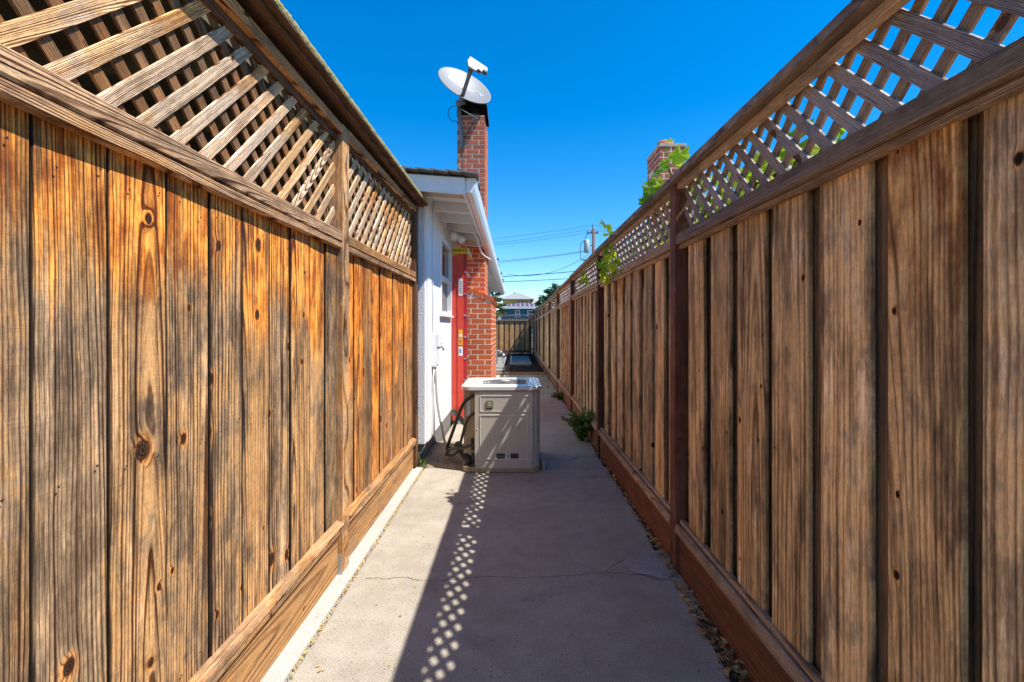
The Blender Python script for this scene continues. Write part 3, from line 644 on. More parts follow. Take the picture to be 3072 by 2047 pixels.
# soffit boards, rafters, fascia and gutter
v = [(HX, 4.29, roofz(HX) - 0.02), (EX - 0.02, 4.29, EZ - 0.02), (EX - 0.02, HY1 + 0.38, EZ - 0.02), (HX, HY1 + 0.38, roofz(HX) - 0.02)]
mesh('soffit', v + [(x, y, z + 0.012) for x, y, z in v], [(0, 1, 2, 3), (7, 6, 5, 4), (0, 4, 5, 1), (1, 5, 6, 2), (2, 6, 7, 3), (3, 7, 4, 0)], 'white', HO)
k = 0; y = 4.50
while y < HY1:
    timber('rafter', HO, (HX + 0.002, y, roofz(HX) - 0.070), (EX - 0.022, y, EZ - 0.070), 0.045, 0.098, (0, 0, 1), 'white', 0.003); y += 0.53
box('fascia', HO, (EX - 0.018, 4.288, EZ - 0.13), (EX + 0.004, HY1 + 0.38, EZ + 0.01), 'white', 0.002)
gp = [(EX + 0.006, EZ + 0.03), (EX + 0.006, EZ - 0.105), (EX + 0.062, EZ - 0.105), (EX + 0.085, EZ - 0.06), (EX + 0.10, EZ + 0.028), (EX + 0.092, EZ + 0.028), (EX + 0.078, EZ - 0.055), (EX + 0.058, EZ - 0.098), (EX + 0.012, EZ - 0.098), (EX + 0.012, EZ + 0.03)]
n = len(gp); y0, y1 = 4.30, HY1 + 0.42
mesh('gutter', [(x, y0, z) for x, z in gp] + [(x, y1, z) for x, z in gp], [(i, (i + 1) % n, n + (i + 1) % n, n + i) for i in range(n)] + [tuple(range(n - 1, -1, -1)), tuple(range(n, 2 * n))], 'whitemetal', HO)
ge = gp[:5]; mesh('gutter_end_cap', [(x, y0 - 0.004, z) for x, z in ge] + [(x, y0 + 0.004, z) for x, z in ge], [(4, 3, 2, 1, 0), (5, 6, 7, 8, 9)] + [(i, (i + 1) % 5, 5 + (i + 1) % 5, 5 + i) for i in range(5)], 'whitemetal', HO)
tube('gutter_strap', HO, spline([(EX + 0.05, HY1 + 0.35, EZ - 0.11), (-0.6, HY1 + 0.35, EZ - 0.16), (HX, HY1 + 0.2, EZ - 0.25)]), 0.03, 'whitemetal')
# window
wi = box('window', HO, (HX - 0.07, wy0 + .002, wz0 + .002), (HX - 0.05, wy1 - .002, wz1 - .002), 'white')
for nm, lo, hi in (('frame', (HX - 0.05, wy0, wz0 - 0.02), (HX + 0.022, wy0 + 0.035, wz1 + 0.02)), ('frame', (HX - 0.05, wy1 - 0.035, wz0 - 0.02), (HX + 0.022, wy1, wz1 + 0.02)),
                   ('frame', (HX - 0.05, wy0 + .036, wz1 - 0.03), (HX + 0.020, wy1 - .036, wz1 + 0.02)), ('sill', (HX - 0.05, wy0 - 0.03, wz0 - 0.045), (HX + 0.045, wy1 + 0.03, wz0 - 0.021)),
                   ('frame', (HX - 0.05, wy0 + .036, wz0 - 0.02), (HX + 0.018, wy1 - .036, wz0 + 0.02)), ('meeting_rail', (HX - 0.045, wy0 + .036, 1.93), (HX + 0.008, wy1 - .036, 1.975))):
    box(nm, wi, lo, hi, 'white', 0.002)
box('pane', wi, (HX - 0.035, wy0 + 0.036, 1.976), (HX - 0.025, wy1 - 0.036, wz1 - 0.031), 'glass', 0.0)
box('pane', wi, (HX - 0.046, wy0 + 0.036, wz0 + 0.021), (HX - 0.040, wy1 - 0.036, 1.929), 'glass', 0.0)

# chimney (house > chimney > brick)
CH = link('chimney', bpy.data.meshes.new('chimney'), None, HO)
bz, bl, mj = 0.0777, 0.215, 0.0165
def brickobj(parent, ctr, sx, sy, sz, mat, rot=None):
    o = link('brick', chmesh(round(sx, 3), round(sy, 3), round(sz, 3), 0.004, mat), None, parent)
    m = Matrix.Translation(Vector(ctr) + Vector((random.uniform(-.002, .002), random.uniform(-.0008, .0006), random.uniform(-.0015, .0015))))
    if rot is not None: m = m @ rot
    return place(o, m)
def bricks_front(parent, x0, x1, yf, z0, z1, mat, odd=0, proud=0.0, topz=None):
    """courses on the face y = yf between x0 and x1"""
    j = 0; z = z0
    while z + bz <= z1 + 0.02:
        x = x1; first = True
        while x > x0 + 0.02:
            L = (0.105 if (j + odd) % 2 == 0 else bl) if first else bl
            a = max(x - L + mj, x0)
            zm = z + bz
            if x - a > 0.03 and (topz is None or zm < topz(x) ): brickobj(parent, ((a + x) / 2, yf + 0.05 - proud, z + bz / 2), x - a, 0.10, bz - mj, mat)
            x -= L; first = False
        z += bz; j += 1
def bricks_side(mb, xf, y0, y1, z0, z1, odd=0, proud=0.0):
    j = 0; z = z0
    while z + bz <= z1 + 0.02:
        y = y0 + 0.11; first = True
        while y < y1 - 0.03:
            L = (bl if (j + odd) % 2 == 0 else 0.105) if first else bl
            b = min(y + L - mj, y1); mb.box((xf - 0.1 + proud, y, z + mj / 2), (xf + proud, b, z + bz - mj / 2), 0.003); y += L; first = False
        z += bz; j += 1
BX1, BYF, BYB = -0.345, 7.0, 8.75                        # breast
SX0, SX1, SYF, SYB = -0.94, -0.482, 7.6, 8.38            # stack
def bt(x): return 1.95 - (x + 0.76) * 0.42 if x > -0.76 else 1.95
mb = MB()
pf = [(HX - 0.05, 0.0), (BX1 - 0.0018, 0.0), (BX1 - 0.0018, bt(BX1) - 0.03), (-0.76, 1.92), (HX - 0.05, 1.92)]
n = len(pf); mb.add([(x, BYF + 0.0018, z) for x, z in pf] + [(x, BYB - 0.0018, z) for x, z in pf], [tuple(range(n)), tuple(range(2 * n - 1, n - 1, -1))] + [((i + 1) % n, i, n + i, n + (i + 1) % n) for i in range(n)])
mb.box((SX0 + 0.0018, SYF + 0.0018, 1.8), (SX1 - 0.0018, SYB - 0.0018, 3.2)); o = mb.build('mortar_core', 'mortar', CH)
box('mortar_core', CH, (SX0 + 0.0018, SYF + 0.0019, 3.2), (SX1 - 0.0018, SYB - 0.0019, 4.82), 'mortar2', 0)
bricks_front(CH, HX - 0.04, BX1, BYF, 0.0, 1.93, 'brick', topz=lambda x: bt(x) - 0.02)
bricks_front(CH, SX0, SX1, SYF, 1.62, 3.3, 'brick', 1)
bricks_front(CH, SX0, SX1, SYF, 1.62 + bz * 22, 4.83, 'brick2', 1)
ang = math.atan(0.42)
for i in range(3):                                       # sloping rowlock shoulder
    t = -0.70 + i * 0.155; brickobj(CH, (t, BYF + 0.045, bt(t) - 0.012), 0.15, 0.105, 0.066, 'brick', Matrix.Rotation(ang, 4, 'Y'))
mb = MB()
for j in range(16):
    for i in range(3):
        t = -0.70 + i * 0.155; y = BYF + 0.15 + j * 0.105
        vv, ff = cham(0.15, 0.095, 0.066, 0.004); mb.add(vv, ff, Matrix.Translation((t, y, bt(t) - 0.012)) @ Matrix.Rotation(ang, 4, 'Y'))
bricks_side(mb, BX1, BYF, BYB, 0.0, 1.72); bricks_side(mb, SX1, SYF, SYB, 1.62, 4.8, 1)
mb.build('side_brickwork', 'brick', CH, kind='stuff')
# flue and dark sheet cowl
tube('flue', CH, [(-0.68, 7.80, 4.7), (-0.68, 7.80, 4.885)], 0.13, 'terra', 20)
v = []; f = []; nseg = 14
for i in range(nseg + 1):
    a = math.pi * i / nseg; x = -0.70 - 0.245 * math.cos(a) * (1.0 + 0.10 * (a / math.pi)); z = 4.80 + 0.36 * math.sin(a) ** 0.6
    v += [(x, SYF - 0.02, z), (x, SYF + 0.40, z), (x * 0.985 - 0.0105, SYF - 0.02, z - 0.008), (x * 0.985 - 0.0105, SYF + 0.40, z - 0.008)]
    if i: q = (i - 1) * 4; f += [(q, q + 1, q + 5, q + 4), (q + 3, q + 2, q + 6, q + 7), (q, q + 4, q + 6, q + 2)]
n0 = len(v); v += [(-0.94, SYF + 0.39, 4.80), (-0.455, SYF + 0.39, 4.80)]; f.append(tuple([n0, n0 + 1] + [4 * i + 3 for i in range(nseg, -1, -1)]))
mesh('chimney_cowl', v, f, 'capmetal', CH)

# floodlight under the eave and its cable
FL = thing('floodlight', 'white twin floodlight under the eave above the red ladder', 'floodlight', (-0.80, 6.15, 2.50))
tube('base_plate', FL, [(-0.81, 6.15, 2.68), (-0.81, 6.15, 2.62)], 0.06, 'white', 12)
for s in (-1, 1):
    tube('lamp_head', FL, [(-0.80 + 0.02 * s, 6.15 + 0.06 * s, 2.61), (-0.77 + 0.03 * s, 6.12 + 0.09 * s, 2.56), (-0.73 + 0.04 * s, 6.06 + 0.10 * s, 2.50)], [0.025, 0.04, 0.055], 'white', 12)
tag(tube('cable_pipe', None, spline([(-0.78, 6.15, 2.64), (-0.62, 6.2, 2.635), (-0.53, 6.3, 2.60), (-0.50, 6.5, 2.50), (-0.47, 6.8, 2.42), (-0.36, 6.95, 2.36)], 6), 0.012, 'white'), 'thin white cable pipe bending down from the floodlight to the chimney', 'cable')
# service box on the wall, hose tap
JB = thing('meter_box', 'small white utility box on the white wall near the fence end', 'utility box', (HX, 4.98, 0.95))
box('back_plate', JB, (HX + 0.001, 4.90, 0.93), (HX + 0.05, 5.05, 1.27), 'white', 0.004)
box('lid', JB, (HX + 0.051, 4.91, 1.14), (HX + 0.085, 5.04, 1.275), 'whitemetal', 0.008)
box('lower_cover', JB, (HX + 0.051, 4.92, 0.95), (HX + 0.070, 5.03, 1.13), 'whitemetal', 0.006)
tube('conduit', JB, [(HX + 0.02, 4.93, 0.93), (HX + 0.02, 4.93, 0.20)], 0.012, 'white')
tube('conduit', JB, [(HX + 0.012, 4.90, 1.28), (HX + 0.012, 4.90, 2.66)], 0.007, 'whitemetal')
HB = thing('hose_tap', 'small dark tap on the white wall beside the utility box', 'tap', (HX, 5.30, 1.12))
tube('spout', HB, [(HX + 0.0, 5.30, 1.12), (HX + 0.05, 5.30, 1.12), (HX + 0.07, 5.30, 1.08)], 0.011, 'armgrey')
tube('handle', HB, [(HX + 0.04, 5.27, 1.155), (HX + 0.04, 5.33, 1.155)], 0.009, 'armgrey')

# ================================================================ SATELLITE DISH
dc = at(1397, 252, 7.35)
ray = (dc - cam.location).normalized(); rgt = ray.cross(Vector((0, 0, 1))).normalized(); up = rgt.cross(ray)
SD = thing('satellite_dish', 'grey satellite dish with lettering on a dark mast fixed to the brick chimney', 'satellite dish', at(1380, 445, 7.52))
maj = (rgt * 0.911 - up * 0.412).normalized(); mnr = (rgt * 0.412 + up * 0.911).normalized()
cb = 0.45; nrm = (-ray * cb + mnr * math.sqrt(1 - cb * cb)).normalized(); vert = nrm.cross(maj)
A, B, DEP = 0.450, 0.385, 0.075
Md = Matrix((maj, vert, nrm)).transposed().to_4x4(); Md.translation = dc - nrm * 0.02
def para(x, y): q = (x / A) ** 2 + (y / B) ** 2; return -DEP * (1 - q)
v = []; f = []; NR, NS = 24, 64
for side in (0, 1):
    base = len(v); v.append((0, 0, para(0, 0) - 0.012 * side))
    for i in range(1, NR + 1):
        for k in range(NS):
            a = 2 * math.pi * k / NS; x, y = A * i / NR * math.cos(a), B * i / NR * math.sin(a); v.append((x, y, para(x, y) - (0.014 if side else 0)))
    for k in range(NS):
        q = (base, base + 1 + k, base + 1 + (k + 1) % NS); f.append(q if not side else q[::-1])
    for i in range(1, NR):
        for k in range(NS):
            a0 = base + 1 + (i - 1) * NS; b0 = a0 + NS; q = (a0 + k, b0 + k, b0 + (k + 1) % NS, a0 + (k + 1) % NS); f.append(q if not side else q[::-1])
t0 = 1 + (NR - 1) * NS; t1 = (1 + NR * NS) + t0
for k in range(NS): f.append((t0 + k, t1 + k, t1 + (k + 1) % NS, t0 + (k + 1) % NS))
rd = mesh('reflector', v, f, 'dish', SD, smooth=True); place(rd, Md)
for pl in rd.data.polygons[-NS:]: pl.use_smooth = False
def text_mesh(s, size):
    cu = bpy.data.curves.new('txt', 'FONT'); cu.body = s; cu.size = size; cu.align_x = 'CENTER'; cu.align_y = 'CENTER'; cu.offset = size * 0.022
    ob = bpy.data.objects.new('txt', cu); COL.objects.link(ob); dg = bpy.context.evaluated_depsgraph_get()
    me = bpy.data.meshes.new_from_object(ob.evaluated_get(dg)); bpy.data.objects.remove(ob); return me
tm = text_mesh('DIRECTV', 0.125)
for q in tm.vertices: q.co.x = q.co.x * 1.02 + 0.075; q.co.y += 0.045; q.co.z = para(q.co.x, q.co.y) + 0.0025
o = link('lettering', tm, 'dishmark', rd); o.matrix_basis = Matrix.Identity(4)
v = [(0, 0, 0)]; f = []
for k in range(24): a = 2 * math.pi * k / 24; v.append((0.052 * math.cos(a), 0.062 * math.sin(a), 0))
v = [(x - 0.235, y + 0.062, para(x - 0.235, y + 0.062) + 0.0025) for x, y, z in v]
o = mesh('emblem', v, [(0, k + 1, (k + 1) % 24 + 1) for k in range(24)], 'dishmark', SD); o.parent = rd; o.matrix_basis = Matrix.Identity(4)
# feed arm, receiver head, mast
foot = at(1383, 303, 7.28); head = at(1413, 208, 6.95)
tube('feed_arm', SD, [foot, foot.lerp(head, 0.75), head], [0.033, 0.032, 0.042], 'armgrey', 8)
hz = (-ray * 0.62 + mnr * 0.78).normalized(); hm = Matrix((maj * 0.98, hz.cross(maj) * 1.45, hz)).transposed().to_4x4(); hm.translation = at(1432, 200, 6.93)
hv = [(-0.15, 0.075), (-0.165, 0.0), (-0.125, -0.07), (0.0, -0.075), (0.03, -0.03), (0.10, -0.05), (0.155, -0.045), (0.16, 0.03), (0.14, 0.055)]
hv = [(x, y) for x, y in hv]; n = len(hv)
o = mesh('receiver_head', [(x, y, 0.012) for x, y in hv] + [(x, y, -0.022) for x, y in hv], [tuple(range(n - 1, -1, -1)), tuple(range(n, 2 * n))] + [(i, (i + 1) % n, n + (i + 1) % n, n + i) for i in range(n)], 'dish', SD); place(o, hm)
for px, py, r_ in ((1436, 214, 0.034), (1454, 218, 0.042)):
    p = at(px, py, 6.95); q = tube('feed_horn', SD, [p - ray * 0.03, p + ray * 0.06], r_, 'dish', 14); 
    o = tube('horn_throat', SD, [p - ray * 0.035, p - ray * 0.0305], r_ * 0.55, 'ink', 12)
tube('mast', SD, [at(1386, 446, 7.53), at(1383, 400, 7.50), at(1376, 312, 7.45)], 0.033, 'armgrey', 10)
tube('clamp', SD, [at(1368, 312, 7.42), at(1395, 306, 7.42)], 0.045, 'armgrey', 8)
tube('rear_bracket', SD, [at(1380, 306, 7.44), dc - nrm * 0.10], 0.035, 'armgrey', 8)
tube('support_strut', SD, [at(1384, 328, 7.46), at(1434, 357, 7.56)], 0.013, 'galv', 6)
box('strut_foot', SD, at(1418, 360, 7.57) + Vector((0, 0, 0)), at(1434, 346, 7.57) + Vector((0, 0.025, 0)), 'galv')
box('mast_foot', SD, at(1374, 444, 7.56), at(1396, 428, 7.56) + Vector((0, 0.032, 0)), 'armgrey')
tube('cable', SD, spline([at(1371, 318, 7.43), at(1352, 322, 7.43), at(1344, 342, 7.43), at(1354, 362, 7.45), at(1370, 366, 7.48), at(1378, 380, 7.52)], 8), 0.006, 'ink', 6)
tube('cable', SD, spline([at(1425, 362, 7.55), at(1410, 388, 7.555), at(1392, 415, 7.56), at(1386, 450, 7.57), at(1388, 505, 7.575), at(1384, 540, 7.575)], 8), 0.006, 'ink', 6)

# ================================================================ STEPLADDER
LD = thing('stepladder', 'tall red fibreglass stepladder folded against the white wall, yellow top', 'ladder', (-0.78, 6.5, 0))
y0 = 6.42
def chan(name, x0, x1, ya, yb, z0, z1, mat):
    mb = MB(); w = (x1 - x0); mb.box((x0, ya, z0), (x1, ya + 0.006, z1)); mb.box((x0, ya + 0.0062, z0), (x0 + 0.006, yb, z1)); mb.box((x1 - 0.006, ya + 0.0062, z0), (x1, yb, z1)); return mb.build(name, mat, LD)
for yy in (0.0, 0.50):
    r1 = chan('front_rail', -0.785, -0.705, y0 + yy, y0 + yy + 0.028, 0.045, 2.36, 'red')
    r2 = chan('rear_rail', -0.862, -0.794, y0 + yy + 0.012, y0 + yy + 0.04, 0.03, 2.33, 'red')
    box('foot', LD, (-0.788, y0 + yy - 0.006, 0.002), (-0.700, y0 + yy + 0.034, 0.062), 'galv', 0.004)
    box('foot', LD, (-0.865, y0 + yy + 0.006, 0.002), (-0.792, y0 + yy + 0.045, 0.05), 'black', 0.004)
for k in range(7):
    z = 0.30 + 0.30 * k
    mb = MB(); mb.box((-0.704, y0 + 0.004, z), (-0.668, y0 + 0.53, z + 0.018), 0.003); mb.box((-0.75, y0 + 0.035, z), (-0.7045, y0 + 0.495, z + 0.022), 0.003); mb.build('step', 'galv', LD)
for k in range(4): tube('rear_brace', LD, [(-0.83, y0 + 0.03, 0.4 + 0.5 * k), (-0.83, y0 + 0.50, 0.4 + 0.5 * k)], 0.012, 'galv')
chan('step_flange', -0.704, -0.660, y0 + 0.016, y0 + 0.034, 0.30, 2.36, 'reddark')
box('top_cap', LD, (-0.872, y0 - 0.018, 2.362), (-0.640, y0 + 0.57, 2.445), 'yellow', 0.012)
yf = y0 - 0.0015
for z0, z1, mt in ((1.78, 2.02, 'sticker'), (1.20, 1.31, 'orange'), (1.10, 1.19, 'orange'), (0.95, 1.075, 'sticker')):
    o = box('label_plate', LD, (-0.772, yf - 0.0015, z0), (-0.716, yf, z1), mt, 0.0)
box('label_plate', LD, (-0.768, yf - 0.003, 1.215), (-0.722, yf - 0.0017, 1.245), 'sticker', 0.0)
box('label_mark', LD, (-0.760, yf - 0.003, 0.985), (-0.738, yf - 0.0017, 1.05), 'blue', 0.0)
for k in range(6): box('label_mark', LD, (-0.765, yf - 0.003, 1.82 + 0.03 * k), (-0.725, yf - 0.0017, 1.828 + 0.03 * k), 'ink', 0.0)
for k in range(3): box('label_mark', LD, (-0.762, yf - 0.003, 1.125 + 0.018 * k), (-0.73, yf - 0.0017, 1.132 + 0.018 * k), 'ink', 0.0)
for k in range(9):                                       # moulded dark marks on the yellow top
    xx = -0.86 + 0.024 * k; box('top_mark', LD, (xx, y0 - 0.0205, 2.385 + 0.012 * (k % 2)), (xx + 0.012, y0 - 0.0185, 2.420 + 0.01 * ((k + 1) % 2)), 'ink', 0.0)

# ================================================================ AIR CONDITIONER
AX0, AX1, AY0, AY1, AH = -0.488, 0.246, 4.29, 5.03, 0.80
AC = thing('air_conditioner', 'taupe outdoor air conditioner unit standing on the concrete path', 'air conditioner', (-0.12, 4.66, 0))
def rrect(x0, x1, y0, y1, r, n=7):
    out = []
    for cx, cy, a0 in ((x1 - r, y0 + r, -90), (x1 - r, y1 - r, 0), (x0 + r, y1 - r, 90), (x0 + r, y0 + r, 180)):
        for k in range(n + 1): a = R(a0 + 90 * k / n); out.append((cx + r * math.cos(a), cy + r * math.sin(a)))
    return out
def loft(name, layers, mat, parent, smooth=False, cap_top=True, cap_bot=True):
    v = []; f = []; n = len(layers[0][0])
    for pl, z in layers: v += [(x, y, z) for x, y in pl]
    for i in range(len(layers) - 1):
        for k in range(n): a = i * n; f.append((a + k, a + (k + 1) % n, a + n + (k + 1) % n, a + n + k))
    if cap_bot: f.append(tuple(range(n - 1, -1, -1)))
    if cap_top: f.append(tuple((len(layers) - 1) * n + k for k in range(n)))
    return mesh(name, v, f, mat, parent, smooth=smooth)
loft('base_pan', [(rrect(AX0 + .002, AX1 - .002, AY0 + .002, AY1 - .002, 0.075), 0.006), (rrect(AX0 + .002, AX1 - .002, AY0 + .002, AY1 - .002, 0.075), 0.050), (rrect(AX0 + .008, AX1 - .008, AY0 + .008, AY1 - .008, 0.07), 0.052), (rrect(AX0 + .012, AX1 - .012, AY0 + .012, AY1 - .012, 0.07), 0.032)], 'actan', AC)
# casing with a cut-away corner at the left front where the pipes enter
NXc, NYc = -0.362, 4.41
def caseplan(o=0.0):
    full = rrect(AX0 + 0.006 - o, AX1 - 0.006 + o, AY0 + 0.006 - o, AY1 - 0.006 + o, 0.075)
    return full[:24] + [(AX0 + 0.006 - o, NYc), (NXc, NYc), (NXc, AY0 + 0.006 - o)]
lay = [(caseplan(), 0.046)]
loft('casing', [(caseplan(), 0.033), (caseplan(), AH - 0.045)], 'acpaint', AC)
loft('corner_panel', [([(AX0 + 0.012, NYc - 0.004), (NXc - 0.002, NYc - 0.004), (NXc - 0.002, NYc - 0.001), (AX0 + 0.012, NYc - 0.001)], 0.07), ([(AX0 + 0.012, NYc - 0.004), (NXc - 0.002, NYc - 0.004), (NXc - 0.002, NYc - 0.001), (AX0 + 0.012, NYc - 0.001)], AH - 0.05)], 'actan', AC)
box('data_plate', AC, (AX0 + 0.035, NYc - 0.006, 0.50), (AX0 + 0.07, NYc - 0.0042, 0.70), 'acline', 0.0)
# horizontal louvre ribs round the sides and back
mbl = MB()
for k in range(22):
    z = 0.09 + 0.031 * k; n = 24
    pl = caseplan(0.0)[8:24]; po = [(x + (0.005 if x > -0.1 else -0.005), y + (0.004 if y > 4.9 else 0)) for x, y in pl]
    mbl.add([(x, y, z) for x, y in pl] + [(x, y, z - 0.012) for x, y in po] + [(x, y, z - 0.014) for x, y in pl], [(i, i + 1, 16 + i + 1, 16 + i) for i in range(15)] + [(16 + i, 16 + i + 1, 32 + i + 1, 32 + i) for i in range(15)])
mbl.build('louvres', 'acpaint', AC, kind='stuff')
FY = AY0 + 0.006
sp = box('service_panel', AC, (NXc + 0.004, FY - 0.008, 0.040), (0.172, FY - 0.0045, AH - 0.055), 'acpaint', 0.002)
def raised(x0, x1, z0, z1):
    for lo, hi in (((x0, z0), (x0 + 0.006, z1)), ((x1 - 0.006, z0), (x1, z1)), ((x0 + .0061, z0), (x1 - .0061, z0 + 0.006)), ((x0 + .0061, z1 - 0.006), (x1 - .0061, z1))):
        box('panel_rib', sp, (lo[0], FY - 0.0125, lo[1]), (hi[0], FY - 0.0061, hi[1]), 'acline', 0.002)
raised(-0.318, 0.125, 0.565, 0.715); raised(-0.318, 0.125, 0.125, 0.535)
box('corner_strip', AC, (NXc - 0.003, FY - 0.008, 0.07), (NXc + 0.0035, FY + 0.004, AH - 0.05), 'acline', 0.001)
box('seam', AC, (0.173, FY - 0.003, 0.075), (0.176, FY + 0.001, AH - 0.055), 'ink', 0.0)
box('badge', AC, (-0.258, FY - 0.017, 0.600), (-0.196, FY - 0.0062, 0.668), 'olive', 0.003)
for k, (xa, xb) in enumerate(((-0.248, -0.212), (-0.246, -0.205))):
    for q in range(3): box('badge_mark', AC, (xa + 0.013 * q, FY - 0.0182, 0.643 - 0.022 * k), (xa + 0.013 * q + 0.009, FY - 0.0172, 0.653 - 0.022 * k + 0.003 * (q % 2)), 'acline', 0.0)
box('badge_shadow_block', AC, (-0.263, FY - 0.012, 0.588), (-0.203, FY - 0.0063, 0.599), 'ink', 0.0)
npl = box('name_plate', AC, (-0.165, FY - 0.0085, 0.130), (0.040, FY - 0.0062, 0.178), 'ink', 0.001)
box('plate_panel', npl, (-0.085, FY - 0.0098, 0.132), (-0.038, FY - 0.0086, 0.176), 'sticker', 0.0)
for lo, hi in (((-0.080, 0.150), (-0.073, 0.170)), ((-0.069, 0.138), (-0.063, 0.168)), ((-0.058, 0.136), (-0.048, 0.172))): box('plate_mark', npl, (lo[0], FY - 0.0108, lo[1]), (hi[0], FY - 0.0099, hi[1]), 'ink', 0.0)
box('plate_line', npl, (-0.155, FY - 0.0098, 0.150), (-0.095, FY - 0.0086, 0.156), 'conduit', 0.0)
for x_, z_ in ((-0.345, 0.40), (0.165, 0.40), (-0.345, 0.74), (0.165, 0.09)): tube('screw', AC, [(x_, FY - 0.012, z_), (x_, FY - 0.005, z_)], 0.007, 'galv', 8)
# top cover with fan opening
fc = ((AX0 + AX1) / 2 + 0.03, (AY0 + AY1) / 2); outer = rrect(AX0 - 0.012, AX1 + 0.012, AY0 - 0.012, AY1 + 0.012, 0.09); n = len(outer)
def ringpts(r, z):
    return [(fc[0] + r * math.cos(math.atan2(y - fc[1], x - fc[0])), fc[1] + r * math.sin(math.atan2(y - fc[1], x - fc[0])), z) for x, y in outer]
v = [(x, y, AH - 0.036) for x, y in outer] + [(x, y, AH - 0.006) for x, y in outer]
ins = rrect(AX0 - 0.004, AX1 + 0.004, AY0 - 0.004, AY1 + 0.004, 0.085); v += [(x, y, AH) for x, y in ins]
v += ringpts(0.295, AH + 0.004) + ringpts(0.265, AH - 0.008) + ringpts(0.250, AH - 0.03) + ringpts(0.250, AH - 0.12)
f = []
for L in range(6):
    for k in range(n): a = L * n; f.append((a + k, a + (k + 1) % n, a + n + (k + 1) % n, a + n + k))
mesh('top_cover', v, f, 'actop', AC)
mbg = MB()
for r_ in [0.09 + 0.034 * k for k in range(6)]:
    vv, ff = tube_geo([(fc[0] + r_ * math.cos(2 * math.pi * k / 40), fc[1] + r_ * math.sin(2 * math.pi * k / 40), AH - 0.004 - 0.02 * (r_ / 0.25) ** 2 + 0.016) for k in range(41)], 0.003, 5); mbg.add(vv, ff)
for k in range(12):
    a = 2 * math.pi * k / 12; vv, ff = tube_geo([(fc[0] + 0.05 * math.cos(a), fc[1] + 0.05 * math.sin(a), AH + 0.010), (fc[0] + 0.262 * math.cos(a), fc[1] + 0.262 * math.sin(a), AH - 0.008)], 0.0035, 5); mbg.add(vv, ff)
mbg.build('fan_grille', 'armgrey', AC)
tube('motor_cap', AC, [(fc[0], fc[1], AH - 0.02), (fc[0], fc[1], AH + 0.012), (fc[0], fc[1], AH + 0.016)], [0.05, 0.05, 0.04], 'acpaint', 20)
for k in range(4):
    a = math.pi / 2 * k + 0.3; ca, sa = math.cos(a), math.sin(a); pv = []
    for r_, w_ in ((0.06, 0.05), (0.15, 0.09), (0.235, 0.10)):
        for s in (-1, 1): pv.append((fc[0] + r_ * ca - s * w_ * sa, fc[1] + r_ * sa + s * w_ * ca, AH - 0.09 + s * 0.02))
    mesh('fan_blade', pv + [(x, y, z - 0.003) for x, y, z in pv], [(0, 2, 3, 1), (2, 4, 5, 3), (7, 9, 8, 6), (9, 11, 10, 8), (0, 6, 8, 2), (2, 8, 10, 4), (4, 10, 11, 5), (5, 11, 9, 3), (3, 9, 7, 1), (1, 7, 6, 0)], 'armgrey', AC)
# pipes at the open corner
tube('refrigerant_line', AC, spline([(NXc, 4.36, 0.700), (-0.40, 4.355, 0.695), (-0.47, 4.38, 0.640), (-0.53, 4.43, 0.52), (-0.60, 4.52, 0.33), (-0.66, 4.60, 0.17), (-0.665, 4.64, 0.10)]), 0.0165, 'black', 10)
tube('flexible_conduit', AC, spline([(-0.665, 4.64, 0.10), (-0.69, 4.68, 0.14), (-0.74, 4.74, 0.30), (-0.80, 4.82, 0.55), (-0.83, 4.90, 0.78), (-0.845, 4.95, 0.92)]), 0.013, 'conduit', 8)
tube('refrigerant_line', AC, spline([(NXc, 4.35, 0.535), (-0.40, 4.345, 0.525), (-0.455, 4.36, 0.45), (-0.49, 4.40, 0.33), (-0.535, 4.46, 0.18), (-0.59, 4.50, 0.105), (-0.66, 4.56, 0.10), (-0.64, 4.64, 0.14)]), 0.0135, 'hose', 10)
tube('refrigerant_line', AC, spline([(NXc, 4.34, 0.245), (-0.42, 4.34, 0.235), (-0.50, 4.36, 0.205), (-0.57, 4.42, 0.19), (-0.64, 4.50, 0.15), (-0.67, 4.56, 0.09)]), 0.014, 'hose', 10)
tube('service_valve', AC, [(NXc - 0.03, 4.345, 0.195), (NXc - 0.03, 4.345, 0.30)], 0.017, 'black', 8)
tube('service_valve', AC, [(NXc - 0.022, 4.345, 0.075), (NXc - 0.022, 4.345, 0.165)], 0.014, 'black', 8)
tube('insulated_pipe', AC, [(-0.56, 4.56, 0.20), (-0.48, 4.44, 0.125), (-0.415, 4.34, 0.082)], 0.035, 'black', 14)
tube('insulated_pipe', AC, [(-0.68, 5.15, 0.42), (-0.60, 5.02, 0.37), (-0.50, 4.90, 0.30)], 0.026, 'hose', 10)
tag(box('prop_block', None, (0.255, 4.36, 0.002), (0.30, 4.62, 0.085), 'conduit', 0.006), 'small grey block lying against the right foot of the air conditioner', 'block')

# ================================================================ GAS METER far behind the chimney
GM = thing('gas_meter', 'small grey gas meter on a riser beyond the chimney', 'gas meter', (-0.52, 16.4, 0))
tube('riser', GM, [(-0.62, 16.4, 0.0), (-0.62, 16.4, 0.50), (-0.55, 16.4, 0.52)], 0.022, 'galv', 8)
tube('meter_body', GM, [(-0.50, 16.32, 0.42), (-0.50, 16.48, 0.42)], [0.10, 0.10], 'armgrey', 14)
tube('regulator', GM, [(-0.40, 16.36, 0.33), (-0.40, 16.42, 0.33)], 0.07, 'galv', 12)
tube('outlet', GM, [(-0.42, 16.4, 0.42), (-0.40, 16.4, 0.10), (-0.40, 16.4, 0.0)], 0.02, 'galv', 8)

